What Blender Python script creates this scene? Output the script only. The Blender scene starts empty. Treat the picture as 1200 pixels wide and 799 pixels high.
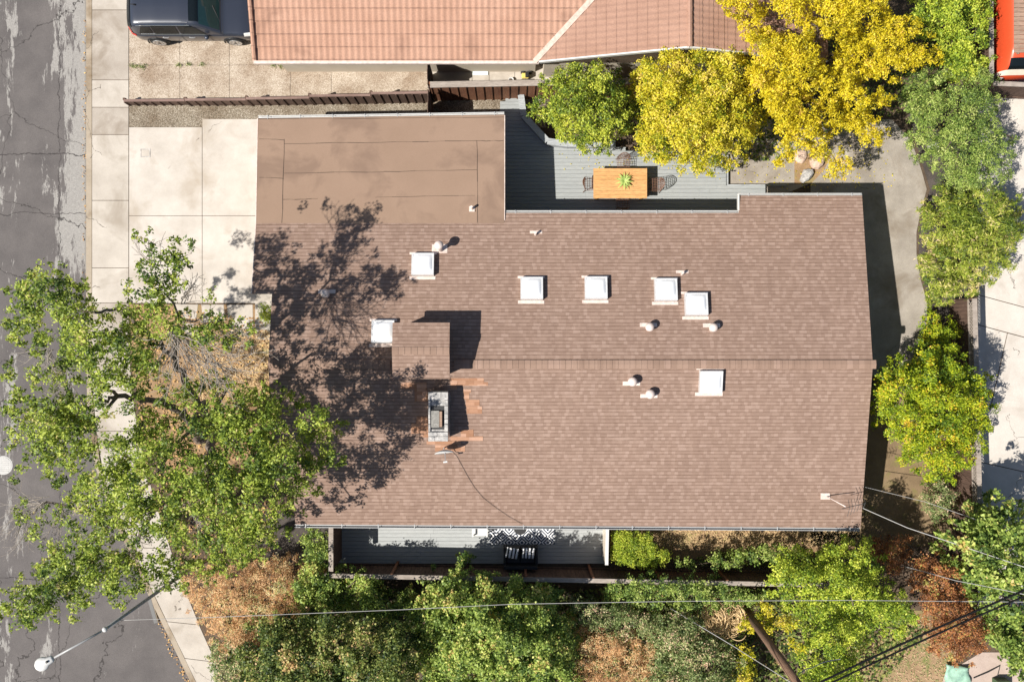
import bpy, math, random
import numpy as np
from mathutils import Vector
R = math.radians
random.seed(7)
# ------------------------------------------------------------------ camera, sky, sun, exposure
sc = bpy.context.scene
H = 33.0            # camera height above the lot, metres
F = 990.0           # focal length in pixels of the 1200 px wide photograph
cd = bpy.data.cameras.new('camera'); cam = bpy.data.objects.new('camera', cd)
sc.collection.objects.link(cam); cam.location = (0, 0, H); cam.rotation_euler = (0, 0, 0)
cd.sensor_width = 36.0; cd.lens = 36.0 * F / 1200.0; cd.clip_end = 1000.0
sc.camera = cam
SUN_EL = R(51.5); SUN_DIR = Vector((-0.911, -0.412, 0)).normalized()      # horizontal direction towards the sun
w = bpy.data.worlds.new('World'); sc.world = w; w.use_nodes = True
nt = w.node_tree; bg = nt.nodes['Background']
sky = nt.nodes.new('ShaderNodeTexSky'); sky.sky_type = 'NISHITA'; sky.sun_disc = False
sky.sun_elevation = SUN_EL; sky.sun_rotation = math.atan2(SUN_DIR.x, SUN_DIR.y)
nt.links.new(sky.outputs[0], bg.inputs[0]); bg.inputs[1].default_value = 0.056
sl = bpy.data.lights.new('sun', 'SUN'); sl.energy = 4.6; sl.angle = R(0.5); sl.color = (1.0, 0.95, 0.87)
so = bpy.data.objects.new('sun', sl); sc.collection.objects.link(so)
sv = Vector((SUN_DIR.x * math.cos(SUN_EL), SUN_DIR.y * math.cos(SUN_EL), math.sin(SUN_EL)))
so.rotation_euler = sv.to_track_quat('Z', 'Y').to_euler(); so.location = (-20, -10, 40)
vs = sc.view_settings; vs.view_transform = 'Standard'; vs.look = 'None'; vs.gamma = 1; vs.use_curve_mapping = False
vs.exposure = 0.78
sc.render.resolution_x = 1024; sc.render.resolution_y = 681

# ------------------------------------------------------------------ helpers
COL = sc.collection
def P(px, py, z=0.0):
    k = (H - z) / F
    return ((px - 600.0) * k, (399.5 - py) * k)
def P3(px, py, z=0.0):
    a = P(px, py, z); return Vector((a[0], a[1], z))
ORG = {}
def props(o, label=None, cat=None, group=None, kind=None):
    if label: o['label'] = label
    if cat: o['category'] = cat
    if group: o['group'] = group
    if kind: o['kind'] = kind
    return o
def thing(name, label, cat, loc=(0, 0, 0), group=None, local=False, rz=0.0):
    o = bpy.data.objects.new(name, None); COL.objects.link(o); o.location = loc; o.empty_display_size = 0.2
    o.rotation_euler = (0, 0, rz)
    ORG[o] = Vector((0, 0, 0)) if local else Vector(loc)
    return props(o, label, cat, group)
class MB:
    def __init__(s): s.v = []; s.f = []
    def add(s, vs, fs):
        n = len(s.v); s.v += [tuple(v) for v in vs]; s.f += [tuple(i + n for i in f) for f in fs]; return s
    def box(s, x0, y0, z0, x1, y1, z1):
        v = [(x, y, z) for z in (z0, z1) for y in (y0, y1) for x in (x0, x1)]
        return s.add(v, [(0, 2, 3, 1), (4, 5, 7, 6), (0, 1, 5, 4), (2, 6, 7, 3), (0, 4, 6, 2), (1, 3, 7, 5)])
    def cbox(s, c, dx, dy, dz): # c centre
        return s.box(c[0]-dx/2, c[1]-dy/2, c[2]-dz/2, c[0]+dx/2, c[1]+dy/2, c[2]+dz/2)
    def bar(s, a, b, w, h, up=(0, 0, 1)):  # box from a to b, w across, h along up
        a = Vector(a); b = Vector(b); d = (b - a).normalized(); up = Vector(up)
        sd = d.cross(up)
        if sd.length < 1e-4: sd = d.cross(Vector((1, 0, 0)))
        sd.normalize(); u = sd.cross(d).normalized(); sd = sd * w / 2; u = u * h / 2
        v = [a-sd-u, a+sd-u, a+sd+u, a-sd+u, b-sd-u, b+sd-u, b+sd+u, b-sd+u]
        return s.add(v, [(3, 2, 1, 0), (4, 5, 6, 7), (0, 1, 5, 4), (1, 2, 6, 5), (2, 3, 7, 6), (3, 0, 4, 7)])
    def tube(s, pts, r, n=6, cap=True):
        pts = [Vector(p) for p in pts]
        rs = r if isinstance(r, (list, tuple)) else [r] * len(pts)
        base = len(s.v); prev = None
        for i, p in enumerate(pts):
            d = (pts[min(i+1, len(pts)-1)] - pts[max(i-1, 0)])
            d = d.normalized() if d.length > 1e-9 else Vector((0, 0, 1))
            if prev is None: a = d.cross(Vector((0, 0, 1)) if abs(d.z) < .9 else Vector((1, 0, 0))).normalized()
            else:
                a = prev - d * prev.dot(d); a = a.normalized() if a.length > 1e-6 else d.orthogonal().normalized()
            prev = a; b = d.cross(a)
            for k in range(n):
                t = 2 * math.pi * k / n; q = p + (a * math.cos(t) + b * math.sin(t)) * rs[i]
                s.v.append(tuple(q))
        for i in range(len(pts) - 1):
            for k in range(n):
                s.f.append((base+i*n+k, base+i*n+(k+1) % n, base+(i+1)*n+(k+1) % n, base+(i+1)*n+k))
        if cap:
            s.f.append(tuple(base + k for k in reversed(range(n)))); s.f.append(tuple(base+(len(pts)-1)*n+k for k in range(n)))
        return s
    def lathe(s, prof, c=(0, 0, 0), n=20):
        base = len(s.v)
        for (r, z) in prof:
            for k in range(n):
                t = 2*math.pi*k/n; s.v.append((c[0]+r*math.cos(t), c[1]+r*math.sin(t), c[2]+z))
        for i in range(len(prof)-1):
            for k in range(n):
                s.f.append((base+i*n+k, base+i*n+(k+1) % n, base+(i+1)*n+(k+1) % n, base+(i+1)*n+k))
        s.f.append(tuple(base+k for k in reversed(range(n)))); s.f.append(tuple(base+(len(prof)-1)*n+k for k in range(n)))
        return s
    def prism(s, poly, z0, z1):            # poly: xy list; z1 a number or per-vertex list
        n = len(poly); zt = z1 if isinstance(z1, (list, tuple)) else [z1]*n; zb = z0 if isinstance(z0, (list, tuple)) else [z0]*n
        a = sum(poly[i][0]*poly[(i+1) % n][1]-poly[(i+1) % n][0]*poly[i][1] for i in range(n))
        if a < 0: poly = poly[::-1]; zt = list(zt)[::-1]; zb = list(zb)[::-1]
        v = [(p[0], p[1], zb[i]) for i, p in enumerate(poly)] + [(p[0], p[1], zt[i]) for i, p in enumerate(poly)]
        f = [tuple(reversed(range(n))), tuple(range(n, 2*n))] + [(i, (i+1) % n, n+(i+1) % n, n+i) for i in range(n)]
        return s.add(v, f)
    def build(s, name, mat, parent=None, smooth=False, origin=None, bevel=0.0):
        me = bpy.data.meshes.new(name); og = Vector((0, 0, 0))
        if parent is not None: og = ORG[parent]
        elif origin is not None: og = Vector(origin)
        me.from_pydata([(v[0]-og.x, v[1]-og.y, v[2]-og.z) for v in s.v], [], s.f); me.update()
        me.materials.append(mat)
        o = bpy.data.objects.new(name, me); COL.objects.link(o)
        if parent is not None: o.parent = parent; ORG[o] = og
        else: o.location = og; ORG[o] = og
        if smooth:
            me.polygons.foreach_set('use_smooth', [True]*len(me.polygons)); me.update()
        if bevel > 0:
            m = o.modifiers.new('bevel', 'BEVEL'); m.width = bevel; m.segments = 2; m.limit_method = 'ANGLE'
        return o
def copy_tree(o, parent=None):
    c = o.copy(); COL.objects.link(c); c.parent = parent; ORG[c] = ORG[o]
    for ch in list(o.children): copy_tree(ch, c)
    return c
def np_mesh(name, V, Q, mat, parent=None, tint=None, origin=(0, 0, 0)):
    og = np.array(ORG[parent] if parent is not None else origin, dtype=float)
    me = bpy.data.meshes.new(name); n = len(V); m = len(Q)
    me.vertices.add(n); me.vertices.foreach_set('co', (V-og).astype(np.float32).ravel())
    me.loops.add(m*4); me.loops.foreach_set('vertex_index', Q.astype(np.int32).ravel())
    me.polygons.add(m); me.polygons.foreach_set('loop_start', np.arange(0, m*4, 4, dtype=np.int32))
    me.update(calc_edges=True); me.validate()
    if tint is not None:
        a = me.attributes.new('tint', 'FLOAT', 'FACE'); a.data.foreach_set('value', tint.astype(np.float32))
    me.materials.append(mat)
    o = bpy.data.objects.new(name, me); COL.objects.link(o)
    if parent is not None: o.parent = parent
    else: o.location = origin
    ORG[o] = Vector(og)
    return o

# ------------------------------------------------------------------ materials
def new_mat(name):
    m = bpy.data.materials.new(name); m.use_nodes = True
    return m, m.node_tree, m.node_tree.nodes['Principled BSDF']
def N(t, kind, **kw):
    n = t.nodes.new(kind)
    for k, v in kw.items(): setattr(n, k, v)
    return n
def ramp(t, stops, interp='LINEAR'):
    r = N(t, 'ShaderNodeValToRGB'); r.color_ramp.interpolation = interp
    e = r.color_ramp.elements
    while len(e) > 1: e.remove(e[-1])
    e[0].position = stops[0][0]; e[0].color = (*stops[0][1], 1)
    for p, c in stops[1:]:
        q = e.new(p); q.color = (*c, 1)
    return r
def noise(t, scale, detail=6, rough=.6, vec=None, dist=0.0):
    n = N(t, 'ShaderNodeTexNoise'); n.inputs['Scale'].default_value = scale; n.inputs['Detail'].default_value = detail
    n.inputs['Roughness'].default_value = rough; n.inputs['Distortion'].default_value = dist
    if vec is not None: t.links.new(vec, n.inputs['Vector'])
    return n
def coords(t, scale=(1, 1, 1), world=False):
    if world: src = N(t, 'ShaderNodeNewGeometry').outputs['Position']
    else: src = N(t, 'ShaderNodeTexCoord').outputs['Object']
    mp = N(t, 'ShaderNodeMapping'); mp.inputs['Scale'].default_value = scale
    t.links.new(src, mp.inputs['Vector']); return mp.outputs['Vector']
def mixc(t, a, b, fac, mode='MIX'):
    m = N(t, 'ShaderNodeMix'); m.data_type = 'RGBA'; m.blend_type = mode
    for sock, v in ((m.inputs[0], fac), (m.inputs[6], a), (m.inputs[7], b)):
        if isinstance(v, (int, float)): sock.default_value = v
        elif isinstance(v, tuple): sock.default_value = (*v, 1)
        else: t.links.new(v, sock)
    return m.outputs[2]
def math_(t, op, a, b=0.0, c=None, clamp=False):
    m = N(t, 'ShaderNodeMath'); m.operation = op; m.use_clamp = clamp
    for i, v in enumerate((a, b, c)):
        if v is None: continue
        if isinstance(v, (int, float)): m.inputs[i].default_value = v
        else: t.links.new(v, m.inputs[i])
    return m.outputs[0]
def bump(t, b, h, strength=.3, dist=.02):
    n = N(t, 'ShaderNodeBump'); n.inputs['Strength'].default_value = strength; n.inputs['Distance'].default_value = dist
    t.links.new(h, n.inputs['Height']); t.links.new(n.outputs[0], b.inputs['Normal'])
def mottled(name, c0, c1, scale=3.0, rough=.85, fine=40.0, fine_amt=.25, stretch=(1, 1, 1), bump_s=.25, bump_d=.01, metal=0.0, spec=.3, extra=None):
    m, t, b = new_mat(name)
    v = coords(t, stretch, world=True)
    n1 = noise(t, scale, 8, .65, v); r = ramp(t, [(.3, c0), (.7, c1)]); t.links.new(n1.outputs[0], r.inputs[0])
    n2 = noise(t, fine, 4, .7, v)
    f = ramp(t, [(.3, (1-fine_amt,)*3), (.7, (1+fine_amt*.6,)*3)]); t.links.new(n2.outputs[0], f.inputs[0])
    c = mixc(t, r.outputs[0], f.outputs[0], 1.0, 'MULTIPLY')
    if extra:   # stains (colour, scale, low, high)
        n3 = noise(t, extra[1], 5, .6, v, .4); k = N(t, 'ShaderNodeMapRange'); k.inputs[1].default_value = extra[2]; k.inputs[2].default_value = extra[3]
        t.links.new(n3.outputs[0], k.inputs[0]); c = mixc(t, c, extra[0], k.outputs[0])
    t.links.new(c, b.inputs['Base Color']); b.inputs['Roughness'].default_value = rough; b.inputs['Metallic'].default_value = metal
    b.inputs['Specular IOR Level'].default_value = spec
    if bump_s: bump(t, b, n2.outputs[0], bump_s, bump_d)
    return m
def plain(name, c, rough=.5, metal=0.0, spec=.5, coat=0.0, var=.08):
    m, t, b = new_mat(name)
    n = noise(t, 9.0, 5, .6, coords(t, world=True)); r = ramp(t, [(.3, tuple(x*(1-var) for x in c)), (.7, tuple(min(1, x*(1+var)) for x in c))])
    t.links.new(n.outputs[0], r.inputs[0]); t.links.new(r.outputs[0], b.inputs['Base Color'])
    b.inputs['Roughness'].default_value = rough; b.inputs['Metallic'].default_value = metal
    b.inputs['Specular IOR Level'].default_value = spec; b.inputs['Coat Weight'].default_value = coat
    return m
def leafmat(name, stops, rough=.5, trans=.38, gain=1.55, rm=1.0, bm=1.0):
    stops = [(p, (min(.8, c[0]*gain*rm), min(.8, c[1]*gain), min(.8, c[2]*gain*bm))) for p, c in stops]
    m, t, b = new_mat(name)
    a = N(t, 'ShaderNodeAttribute'); a.attribute_name = 'tint'
    r = ramp(t, stops); t.links.new(a.outputs['Fac'], r.inputs[0]); t.links.new(r.outputs[0], b.inputs['Base Color'])
    b.inputs['Roughness'].default_value = rough; b.inputs['Specular IOR Level'].default_value = .35
    tr = N(t, 'ShaderNodeBsdfTranslucent'); t.links.new(r.outputs[0], tr.inputs['Color'])
    ms = N(t, 'ShaderNodeMixShader'); ms.inputs[0].default_value = trans
    t.links.new(b.outputs[0], ms.inputs[1]); t.links.new(tr.outputs[0], ms.inputs[2])
    t.links.new(ms.outputs[0], t.nodes['Material Output'].inputs[0])
    return m
def shingle_mat(name, dark, mid, light, row=.125, width=.16, mortar=.009, mcol=(.10, .06, .045)):
    m, t, b = new_mat(name)
    v = coords(t, world=True)
    n0 = noise(t, 1.1, 3, .5, v)          # courses waver a little
    vv = N(t, 'ShaderNodeVectorMath'); vv.operation = 'SCALE'
    c_ = N(t, 'ShaderNodeCombineXYZ'); sub = math_(t, 'MULTIPLY', math_(t, 'SUBTRACT', n0.outputs[0], .5), .03); t.links.new(sub, c_.inputs[1])
    ad = N(t, 'ShaderNodeVectorMath'); ad.operation = 'ADD'; t.links.new(v, ad.inputs[0]); t.links.new(c_.outputs[0], ad.inputs[1])
    br = N(t, 'ShaderNodeTexBrick'); t.links.new(ad.outputs[0], br.inputs['Vector'])
    br.offset = .37; br.offset_frequency = 3; br.squash = 1.0
    br.inputs['Color1'].default_value = (0, 0, 0, 1); br.inputs['Color2'].default_value = (1, 1, 1, 1); br.inputs['Mortar'].default_value = (.5, .5, .5, 1)
    br.inputs['Scale'].default_value = 1.0; br.inputs['Mortar Size'].default_value = 0.0; br.inputs['Bias'].default_value = -.05
    br.inputs['Brick Width'].default_value = width; br.inputs['Row Height'].default_value = row
    r = ramp(t, [(0, dark), (.3, dark), (.5, mid), (.7, mid), (.85, light), (1, light)]); t.links.new(br.outputs['Color'], r.inputs[0])
    # course line
    sp = N(t, 'ShaderNodeSeparateXYZ'); t.links.new(ad.outputs[0], sp.inputs[0])
    fr = math_(t, 'FRACT', math_(t, 'DIVIDE', sp.outputs[1], row))
    ln = math_(t, 'LESS_THAN', fr, mortar/row)
    n3 = noise(t, 5.0, 4, .6, v); lnw = math_(t, 'MULTIPLY', ln, math_(t, 'MULTIPLY_ADD', n3.outputs[0], 1.7, -.12, clamp=True))
    c = mixc(t, r.outputs[0], mcol, lnw)
    n1 = noise(t, .55, 7, .6, coords(t, (.5, 1, 1), world=True)); rr = ramp(t, [(.25, (.93, .92, .91)), (.75, (1.07, 1.07, 1.06))]); t.links.new(n1.outputs[0], rr.inputs[0])
    c = mixc(t, c, rr.outputs[0], 1.0, 'MULTIPLY')
    ns = noise(t, 1.6, 6, .7, coords(t, (1.6, .16, 1), world=True)); rs = ramp(t, [(.3, (.93, .92, .92)), (.5, (1, 1, 1)), (.75, (1.05, 1.05, 1.05))]); t.links.new(ns.outputs[0], rs.inputs[0]); c = mixc(t, c, rs.outputs[0], 1.0, 'MULTIPLY')
    n2 = noise(t, 90, 3, .7, v); r2 = ramp(t, [(.3, (.8, .8, .8)), (.7, (1.15, 1.15, 1.15))]); t.links.new(n2.outputs[0], r2.inputs[0])
    c = mixc(t, c, r2.outputs[0], 1.0, 'MULTIPLY')
    t.links.new(c, b.inputs['Base Color']); b.inputs['Roughness'].default_value = .95; b.inputs['Specular IOR Level'].default_value = .15
    bump(t, b, math_(t, 'ADD', fr, math_(t, 'MULTIPLY', n2.outputs[0], .3)), .35, .012)
    return m
def wood_mat(name, c0, c1, along='x', rough=.8, grain=30):
    st = {'x': (.15, 1, 1), 'y': (1, .15, 1), 'z': (1, 1, .15)}[along]
    return mottled(name, c0, c1, 4.0, rough, grain, .35, st, .25, .004)

def road_mat():
    m, t, b = new_mat('asphalt')
    g = N(t, 'ShaderNodeNewGeometry'); sp = N(t, 'ShaderNodeSeparateXYZ'); t.links.new(g.outputs['Position'], sp.inputs[0])
    v = coords(t, (1, 1, 1), world=True); vs_ = coords(t, (1, .28, 1), world=True)
    base = ramp(t, [(.3, (.092, .083, .081)), (.7, (.132, .119, .114))]); n1 = noise(t, .8, 6, .6, v); t.links.new(n1.outputs[0], base.inputs[0])
    # worn, paler tarmac: mostly near the gutter and along the old wheel track
    vs_ = coords(t, (1, .20, 1), world=True)
    nw = noise(t, 1.5, 12, .78, vs_, .2)
    gut = N(t, 'ShaderNodeMapRange'); gut.inputs[1].default_value = -18.6; gut.inputs[2].default_value = -17.0; t.links.new(sp.outputs[0], gut.inputs[0])
    lf = N(t, 'ShaderNodeMapRange'); lf.inputs[1].default_value = -19.25; lf.inputs[2].default_value = -19.6; t.links.new(sp.outputs[0], lf.inputs[0])
    yf = N(t, 'ShaderNodeMapRange'); yf.inputs[1].default_value = 1.0; yf.inputs[2].default_value = 4.0; t.links.new(sp.outputs[1], yf.inputs[0])
    bias = math_(t, 'MULTIPLY_ADD', math_(t, 'MULTIPLY', gut.outputs[0], yf.outputs[0]), .17, math_(t, 'MULTIPLY', lf.outputs[0], .06))
    wv = math_(t, 'ADD', nw.outputs[0], bias)
    k = N(t, 'ShaderNodeMapRange'); k.inputs[1].default_value = .60; k.inputs[2].default_value = .62; t.links.new(wv, k.inputs[0])
    nf = noise(t, 14, 5, .8, v); kk = math_(t, 'MULTIPLY', k.outputs[0], math_(t, 'MULTIPLY_ADD', nf.outputs[0], 1.2, .2, clamp=True))
    c = mixc(t, base.outputs[0], (.31, .295, .275), kk)
    # sealed seams: one across, one along, slightly wandering
    nl = noise(t, .9, 5, .7, v); wob = math_(t, 'MULTIPLY', math_(t, 'SUBTRACT', nl.outputs[0], .5), .5)
    def seam(axis, pos, wd):
        return math_(t, 'LESS_THAN', math_(t, 'ABSOLUTE', math_(t, 'ADD', math_(t, 'SUBTRACT', sp.outputs[axis], pos), wob)), wd)
    sm = math_(t, 'MAXIMUM', math_(t, 'MAXIMUM', seam(1, 7.3, .022), seam(1, 5.0, .016)), math_(t, 'MAXIMUM', seam(0, -17.75, .014), seam(1, -9.3, .018)))
    c = mixc(t, c, (.035, .031, .030), math_(t, 'MULTIPLY', sm, .8))
    # dirt in the gutter
    gd = N(t, 'ShaderNodeMapRange'); gd.inputs[1].default_value = -16.78; gd.inputs[2].default_value = -16.66; t.links.new(sp.outputs[0], gd.inputs[0])
    gd2 = math_(t, 'MULTIPLY', math_(t, 'MULTIPLY', gd.outputs[0], yf.outputs[0]), math_(t, 'MULTIPLY_ADD', nf.outputs[0], 1.5, -.1, clamp=True)); c = mixc(t, c, (.09, .07, .045), gd2)
    nd = noise(t, 1.3, 4, .6, v); vm = N(t, 'ShaderNodeVectorMath'); vm.operation = 'MULTIPLY_ADD'
    t.links.new(nd.outputs['Color'], vm.inputs[0]); vm.inputs[1].default_value = (.7, .7, .7); t.links.new(v, vm.inputs[2])
    vo = N(t, 'ShaderNodeTexVoronoi'); vo.feature = 'DISTANCE_TO_EDGE'; vo.inputs['Scale'].default_value = .20; t.links.new(vm.outputs[0], vo.inputs['Vector'])
    ck = math_(t, 'LESS_THAN', vo.outputs['Distance'], .0022); c = mixc(t, c, (.04, .036, .034), math_(t, 'MULTIPLY', ck, .85))
    n2 = noise(t, 70, 3, .8, v); f = ramp(t, [(.3, (.62, .62, .62)), (.7, (1.3, 1.3, 1.3))]); t.links.new(n2.outputs[0], f.inputs[0])
    c = mixc(t, c, f.outputs[0], 1.0, 'MULTIPLY'); t.links.new(c, b.inputs['Base Color'])
    b.inputs['Roughness'].default_value = .9; b.inputs['Specular IOR Level'].default_value = .25; bump(t, b, n2.outputs[0], .4, .008)
    return m
def concrete_mat(name, c0, c1, stain=(.40, .33, .26), amt=(.55, .75), sc_=.9, grit=.2):
    m = mottled(name, c0, c1, sc_, .9, 65, grit, (1, 1, 1), .15, .004, extra=(stain, .7, amt[0], amt[1]))
    t = m.node_tree; b = t.nodes['Principled BSDF']; v = coords(t, world=True); nd = noise(t, 1.7, 5, .6, v)
    vm = N(t, 'ShaderNodeVectorMath'); vm.operation = 'MULTIPLY_ADD'; t.links.new(nd.outputs['Color'], vm.inputs[0]); vm.inputs[1].default_value = (.6, .6, .6); t.links.new(v, vm.inputs[2])
    vo = N(t, 'ShaderNodeTexVoronoi'); vo.feature = 'DISTANCE_TO_EDGE'; vo.inputs['Scale'].default_value = .24; t.links.new(vm.outputs[0], vo.inputs['Vector'])
    ng = noise(t, .5, 3, .5, v); ck = math_(t, 'MULTIPLY', math_(t, 'LESS_THAN', vo.outputs['Distance'], .0022), math_(t, 'GREATER_THAN', ng.outputs[0], .52))
    sp = noise(t, 5.5, 6, .75, v); sk = N(t, 'ShaderNodeMapRange'); sk.inputs[1].default_value = .66; sk.inputs[2].default_value = .74; t.links.new(sp.outputs[0], sk.inputs[0])
    old = b.inputs['Base Color'].links[0].from_socket
    c = mixc(t, old, tuple(x*.62 for x in stain), math_(t, 'MULTIPLY', sk.outputs[0], .55)); c = mixc(t, c, (.09, .075, .06), math_(t, 'MULTIPLY', ck, .75))
    t.links.new(c, b.inputs['Base Color']); return m
def pebble_mat(name, cols, scale=52):
    m, t, b = new_mat(name); v = coords(t, world=True)
    vo = N(t, 'ShaderNodeTexVoronoi'); vo.inputs['Scale'].default_value = scale; t.links.new(v, vo.inputs['Vector'])
    sp = N(t, 'ShaderNodeSeparateColor'); t.links.new(vo.outputs['Color'], sp.inputs[0])
    r = ramp(t, cols); t.links.new(sp.outputs[0], r.inputs[0])
    n = noise(t, .9, 7, .65, v); rr = ramp(t, [(.32, (.62, .54, .47)), (.6, (1.08, 1.08, 1.08))]); t.links.new(n.outputs[0], rr.inputs[0])
    c = mixc(t, r.outputs[0], rr.outputs[0], 1, 'MULTIPLY'); t.links.new(c, b.inputs['Base Color']); b.inputs['Roughness'].default_value = .9
    bump(t, b, vo.outputs['Distance'], .5, .012); return m

M = {}
M['asphalt'] = road_mat()
M['kerb'] = concrete_mat('kerb_concrete', (.29, .24, .18), (.38, .32, .25), (.18, .13, .08), (.48, .66))
M['walk'] = concrete_mat('pavement_concrete', (.365, .325, .28), (.485, .44, .385), (.29, .25, .205), (.5, .7), grit=.14)
M['walk_dark'] = concrete_mat('older_pavement_concrete', (.30, .26, .22), (.41, .365, .315), (.23, .19, .15), (.48, .66), grit=.18)
M['drive'] = concrete_mat('driveway_concrete', (.40, .36, .315), (.525, .48, .43), (.35, .30, .245), (.5, .72), grit=.1)
M['patio'] = concrete_mat('patio_concrete', (.225, .198, .168), (.36, .323, .278), (.185, .152, .118), (.5, .68), grit=.28)
M['white_conc'] = concrete_mat('pale_concrete', (.45, .41, .365), (.56, .515, .465), (.37, .325, .28), (.52, .72))
M['pink_conc'] = concrete_mat('pink_concrete', (.36, .28, .24), (.46, .37, .32), (.28, .215, .175))
M['pebble'] = pebble_mat('exposed_aggregate', [(0, (.20, .155, .11)), (.25, (.32, .26, .20)), (.65, (.41, .35, .28)), (1, (.52, .455, .385))])
M['pebble_dark'] = pebble_mat('grey_aggregate', [(0, (.07, .055, .035)), (.4, (.17, .14, .10)), (.8, (.27, .23, .175)), (1, (.44, .40, .34))])
M['soil'] = mottled('soil', (.060, .042, .028), (.14, .10, .070), 1.5, .95, 30, .45, (1, 1, 1), .6, .03)
M['mulch'] = mottled('bark_mulch', (.045, .038, .034), (.11, .092, .082), 2.0, .95, 35, .5, (1, 1, 1), .7, .03)
M['drygrass'] = mottled('dry_grass_ground', (.22, .135, .07), (.36, .24, .135), 1.4, .95, 45, .4, (1, 1, 1), .6, .02, extra=((.22, .20, .08), 1.2, .55, .7))
M['brownyard'] = mottled('brown_yard_earth', (.15, .105, .06), (.24, .17, .10), 1.2, .95, 45, .3, (1, 1, 1), .5, .02, extra=((.16, .14, .05), 1.6, .55, .7))
M['lawn'] = mottled('thin_lawn', (.24, .16, .085), (.38, .26, .16), 1.0, .95, 35, .45, (1, 1, 1), .7, .02, extra=((.15, .17, .05), 1.4, .5, .65))
M['roof'] = shingle_mat('brown_shingles', (.230, .157, .124), (.258, .179, .143), (.288, .204, .166), width=.125, mortar=.022, mcol=(.115, .070, .050))
M['roof_patch'] = shingle_mat('new_tan_shingles', (.29, .155, .095), (.36, .205, .135), (.43, .265, .19), row=.125, width=.3, mcol=(.2, .12, .08))
M['ridge'] = shingle_mat('ridge_shingles', (.225, .152, .117), (.255, .174, .135), (.28, .193, .153), row=2.0, width=.21, mortar=.001)
M['roll'] = mottled('roll_roofing', (.235, .158, .112), (.268, .182, .131), .5, .9, 60, .10, (1, 1, 1), .15, .003, extra=((.195, .130, .094), .55, .5, .62))
M['seam'] = plain('roofing_seam', (.06, .04, .03), .9)
M['tile'] = mottled('clay_tile', (.345, .195, .135), (.425, .255, .185), .6, .85, 22, .18, (1, 1, 1), .15, .004, extra=((.24, .135, .095), .8, .56, .75))
M['tile2'] = mottled('clay_tile_faded', (.285, .165, .12), (.355, .215, .16), .6, .85, 22, .18, (1, 1, 1), .15, .004)
M['white'] = plain('white_painted_metal', (.55, .545, .53), .45)
M['gutter'] = plain('pale_gutter_metal', (.34, .34, .34), .4, .0)
M['acrylic'] = plain('white_acrylic', (.74, .75, .77), .18, 0, .5, .5, .03)
M['frame'] = plain('skylight_frame', (.60, .60, .60), .4, .2)
M['flash'] = plain('pale_flashing', (.58, .475, .42), .6, 0, .5, 0, .2)
M['vent'] = plain('galvanised_vent', (.66, .555, .505), .5, .1)
M['dark_metal'] = plain('dark_metal', (.05, .05, .05), .5, .5)
M['alu'] = plain('aluminium', (.55, .56, .58), .35, .8)
M['wall'] = mottled('beige_stucco', (.42, .36, .28), (.48, .42, .33), 2, .9, 70, .1)
M['wall2'] = mottled('cream_stucco', (.50, .44, .35), (.56, .50, .41), 2, .9, 70, .1)
M['glass'] = plain('window_glass', (.03, .04, .05), .08, 0, .6)
M['deck'] = mottled('grey_decking', (.255, .27, .272), (.315, .328, .325), 2.0, .75, 26, .14, (.15, 1, 1), .2, .003)
M['deck2'] = mottled('pale_grey_decking', (.31, .325, .325), (.375, .385, .38), 2.0, .75, 26, .14, (.15, 1, 1), .2, .003)
M['deck_rail'] = wood_mat('grey_painted_rail', (.30, .315, .325), (.38, .40, .41), 'x', .7)
M['fence_red'] = wood_mat('redwood_fence', (.15, .062, .034), (.26, .125, .07), 'z', .85)
M['fence_brown'] = wood_mat('brown_fence', (.075, .046, .034), (.135, .085, .064), 'z', .9)
M['rail_brown'] = wood_mat('red_brown_rail', (.15, .095, .078), (.25, .17, .145), 'x', .9)
M['fence_grey'] = wood_mat('weathered_fence', (.24, .20, .17), (.36, .31, .27), 'x', .9)
M['bark'] = mottled('grey_brown_bark', (.085, .060, .045), (.19, .145, .115), 3, .95, 25, .5, (1, 1, .3), .8, .03)
M['bark_mid'] = mottled('grey_limb_bark', (.12, .092, .074), (.25, .205, .17), 3, .95, 25, .5, (1, 1, .3), .8, .03)
M['bark_pale'] = mottled('pale_twig_bark', (.26, .22, .19), (.44, .39, .34), 3, .9, 25, .4)
M['pole'] = mottled('creosoted_pole', (.13, .072, .045), (.24, .15, .10), 2, .9, 40, .4, (1, 1, .1), .6, .01)
M['table'] = wood_mat('oiled_teak', (.50, .265, .10), (.58, .33, .14), 'x', .55, 30)
M['rust'] = plain('rust_brown_wire', (.17, .085, .055), .6, .3)
M['stone'] = mottled('pale_stone', (.22, .22, .22), (.58, .55, .52), 5, .85, 14, .35, (1, 1, 1), .6, .03)
M['pinkstone'] = mottled('pink_stone', (.42, .29, .22), (.60, .46, .37), 3, .85, 20, .25, (1, 1, 1), .5, .03)
M['black'] = plain('black_plastic', (.012, .012, .013), .5)
M['rubber'] = plain('tyre_rubber', (.018, .018, .018), .8)
M['rim'] = plain('alloy_rim', (.62, .62, .62), .3, .8)
M['carpaint'] = plain('dark_slate_car_paint', (.026, .031, .046), .3, .1, .5, .8, .03)
M['carglass'] = plain('car_glass', (.006, .009, .011), .06, 0, .3)
M['wscreen'] = plain('windscreen_glass', (.012, .032, .034), .06, 0, .8)
M['redlamp'] = plain('red_tail_lamp', (.45, .03, .02), .2, 0, .6)
M['lamp'] = plain('clear_headlamp', (.75, .75, .73), .12, .2, .7)
M['chrome'] = plain('chrome', (.75, .75, .76), .15, 1.0)
M['orange'] = plain('orange_paint', (.56, .070, .024), .35, 0, .5, .6, .05)
M['slat'] = wood_mat('brown_slats', (.24, .155, .11), (.34, .23, .17), 'x', .85)
M['cream'] = plain('cream_paint', (.66, .58, .48), .4)
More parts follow.
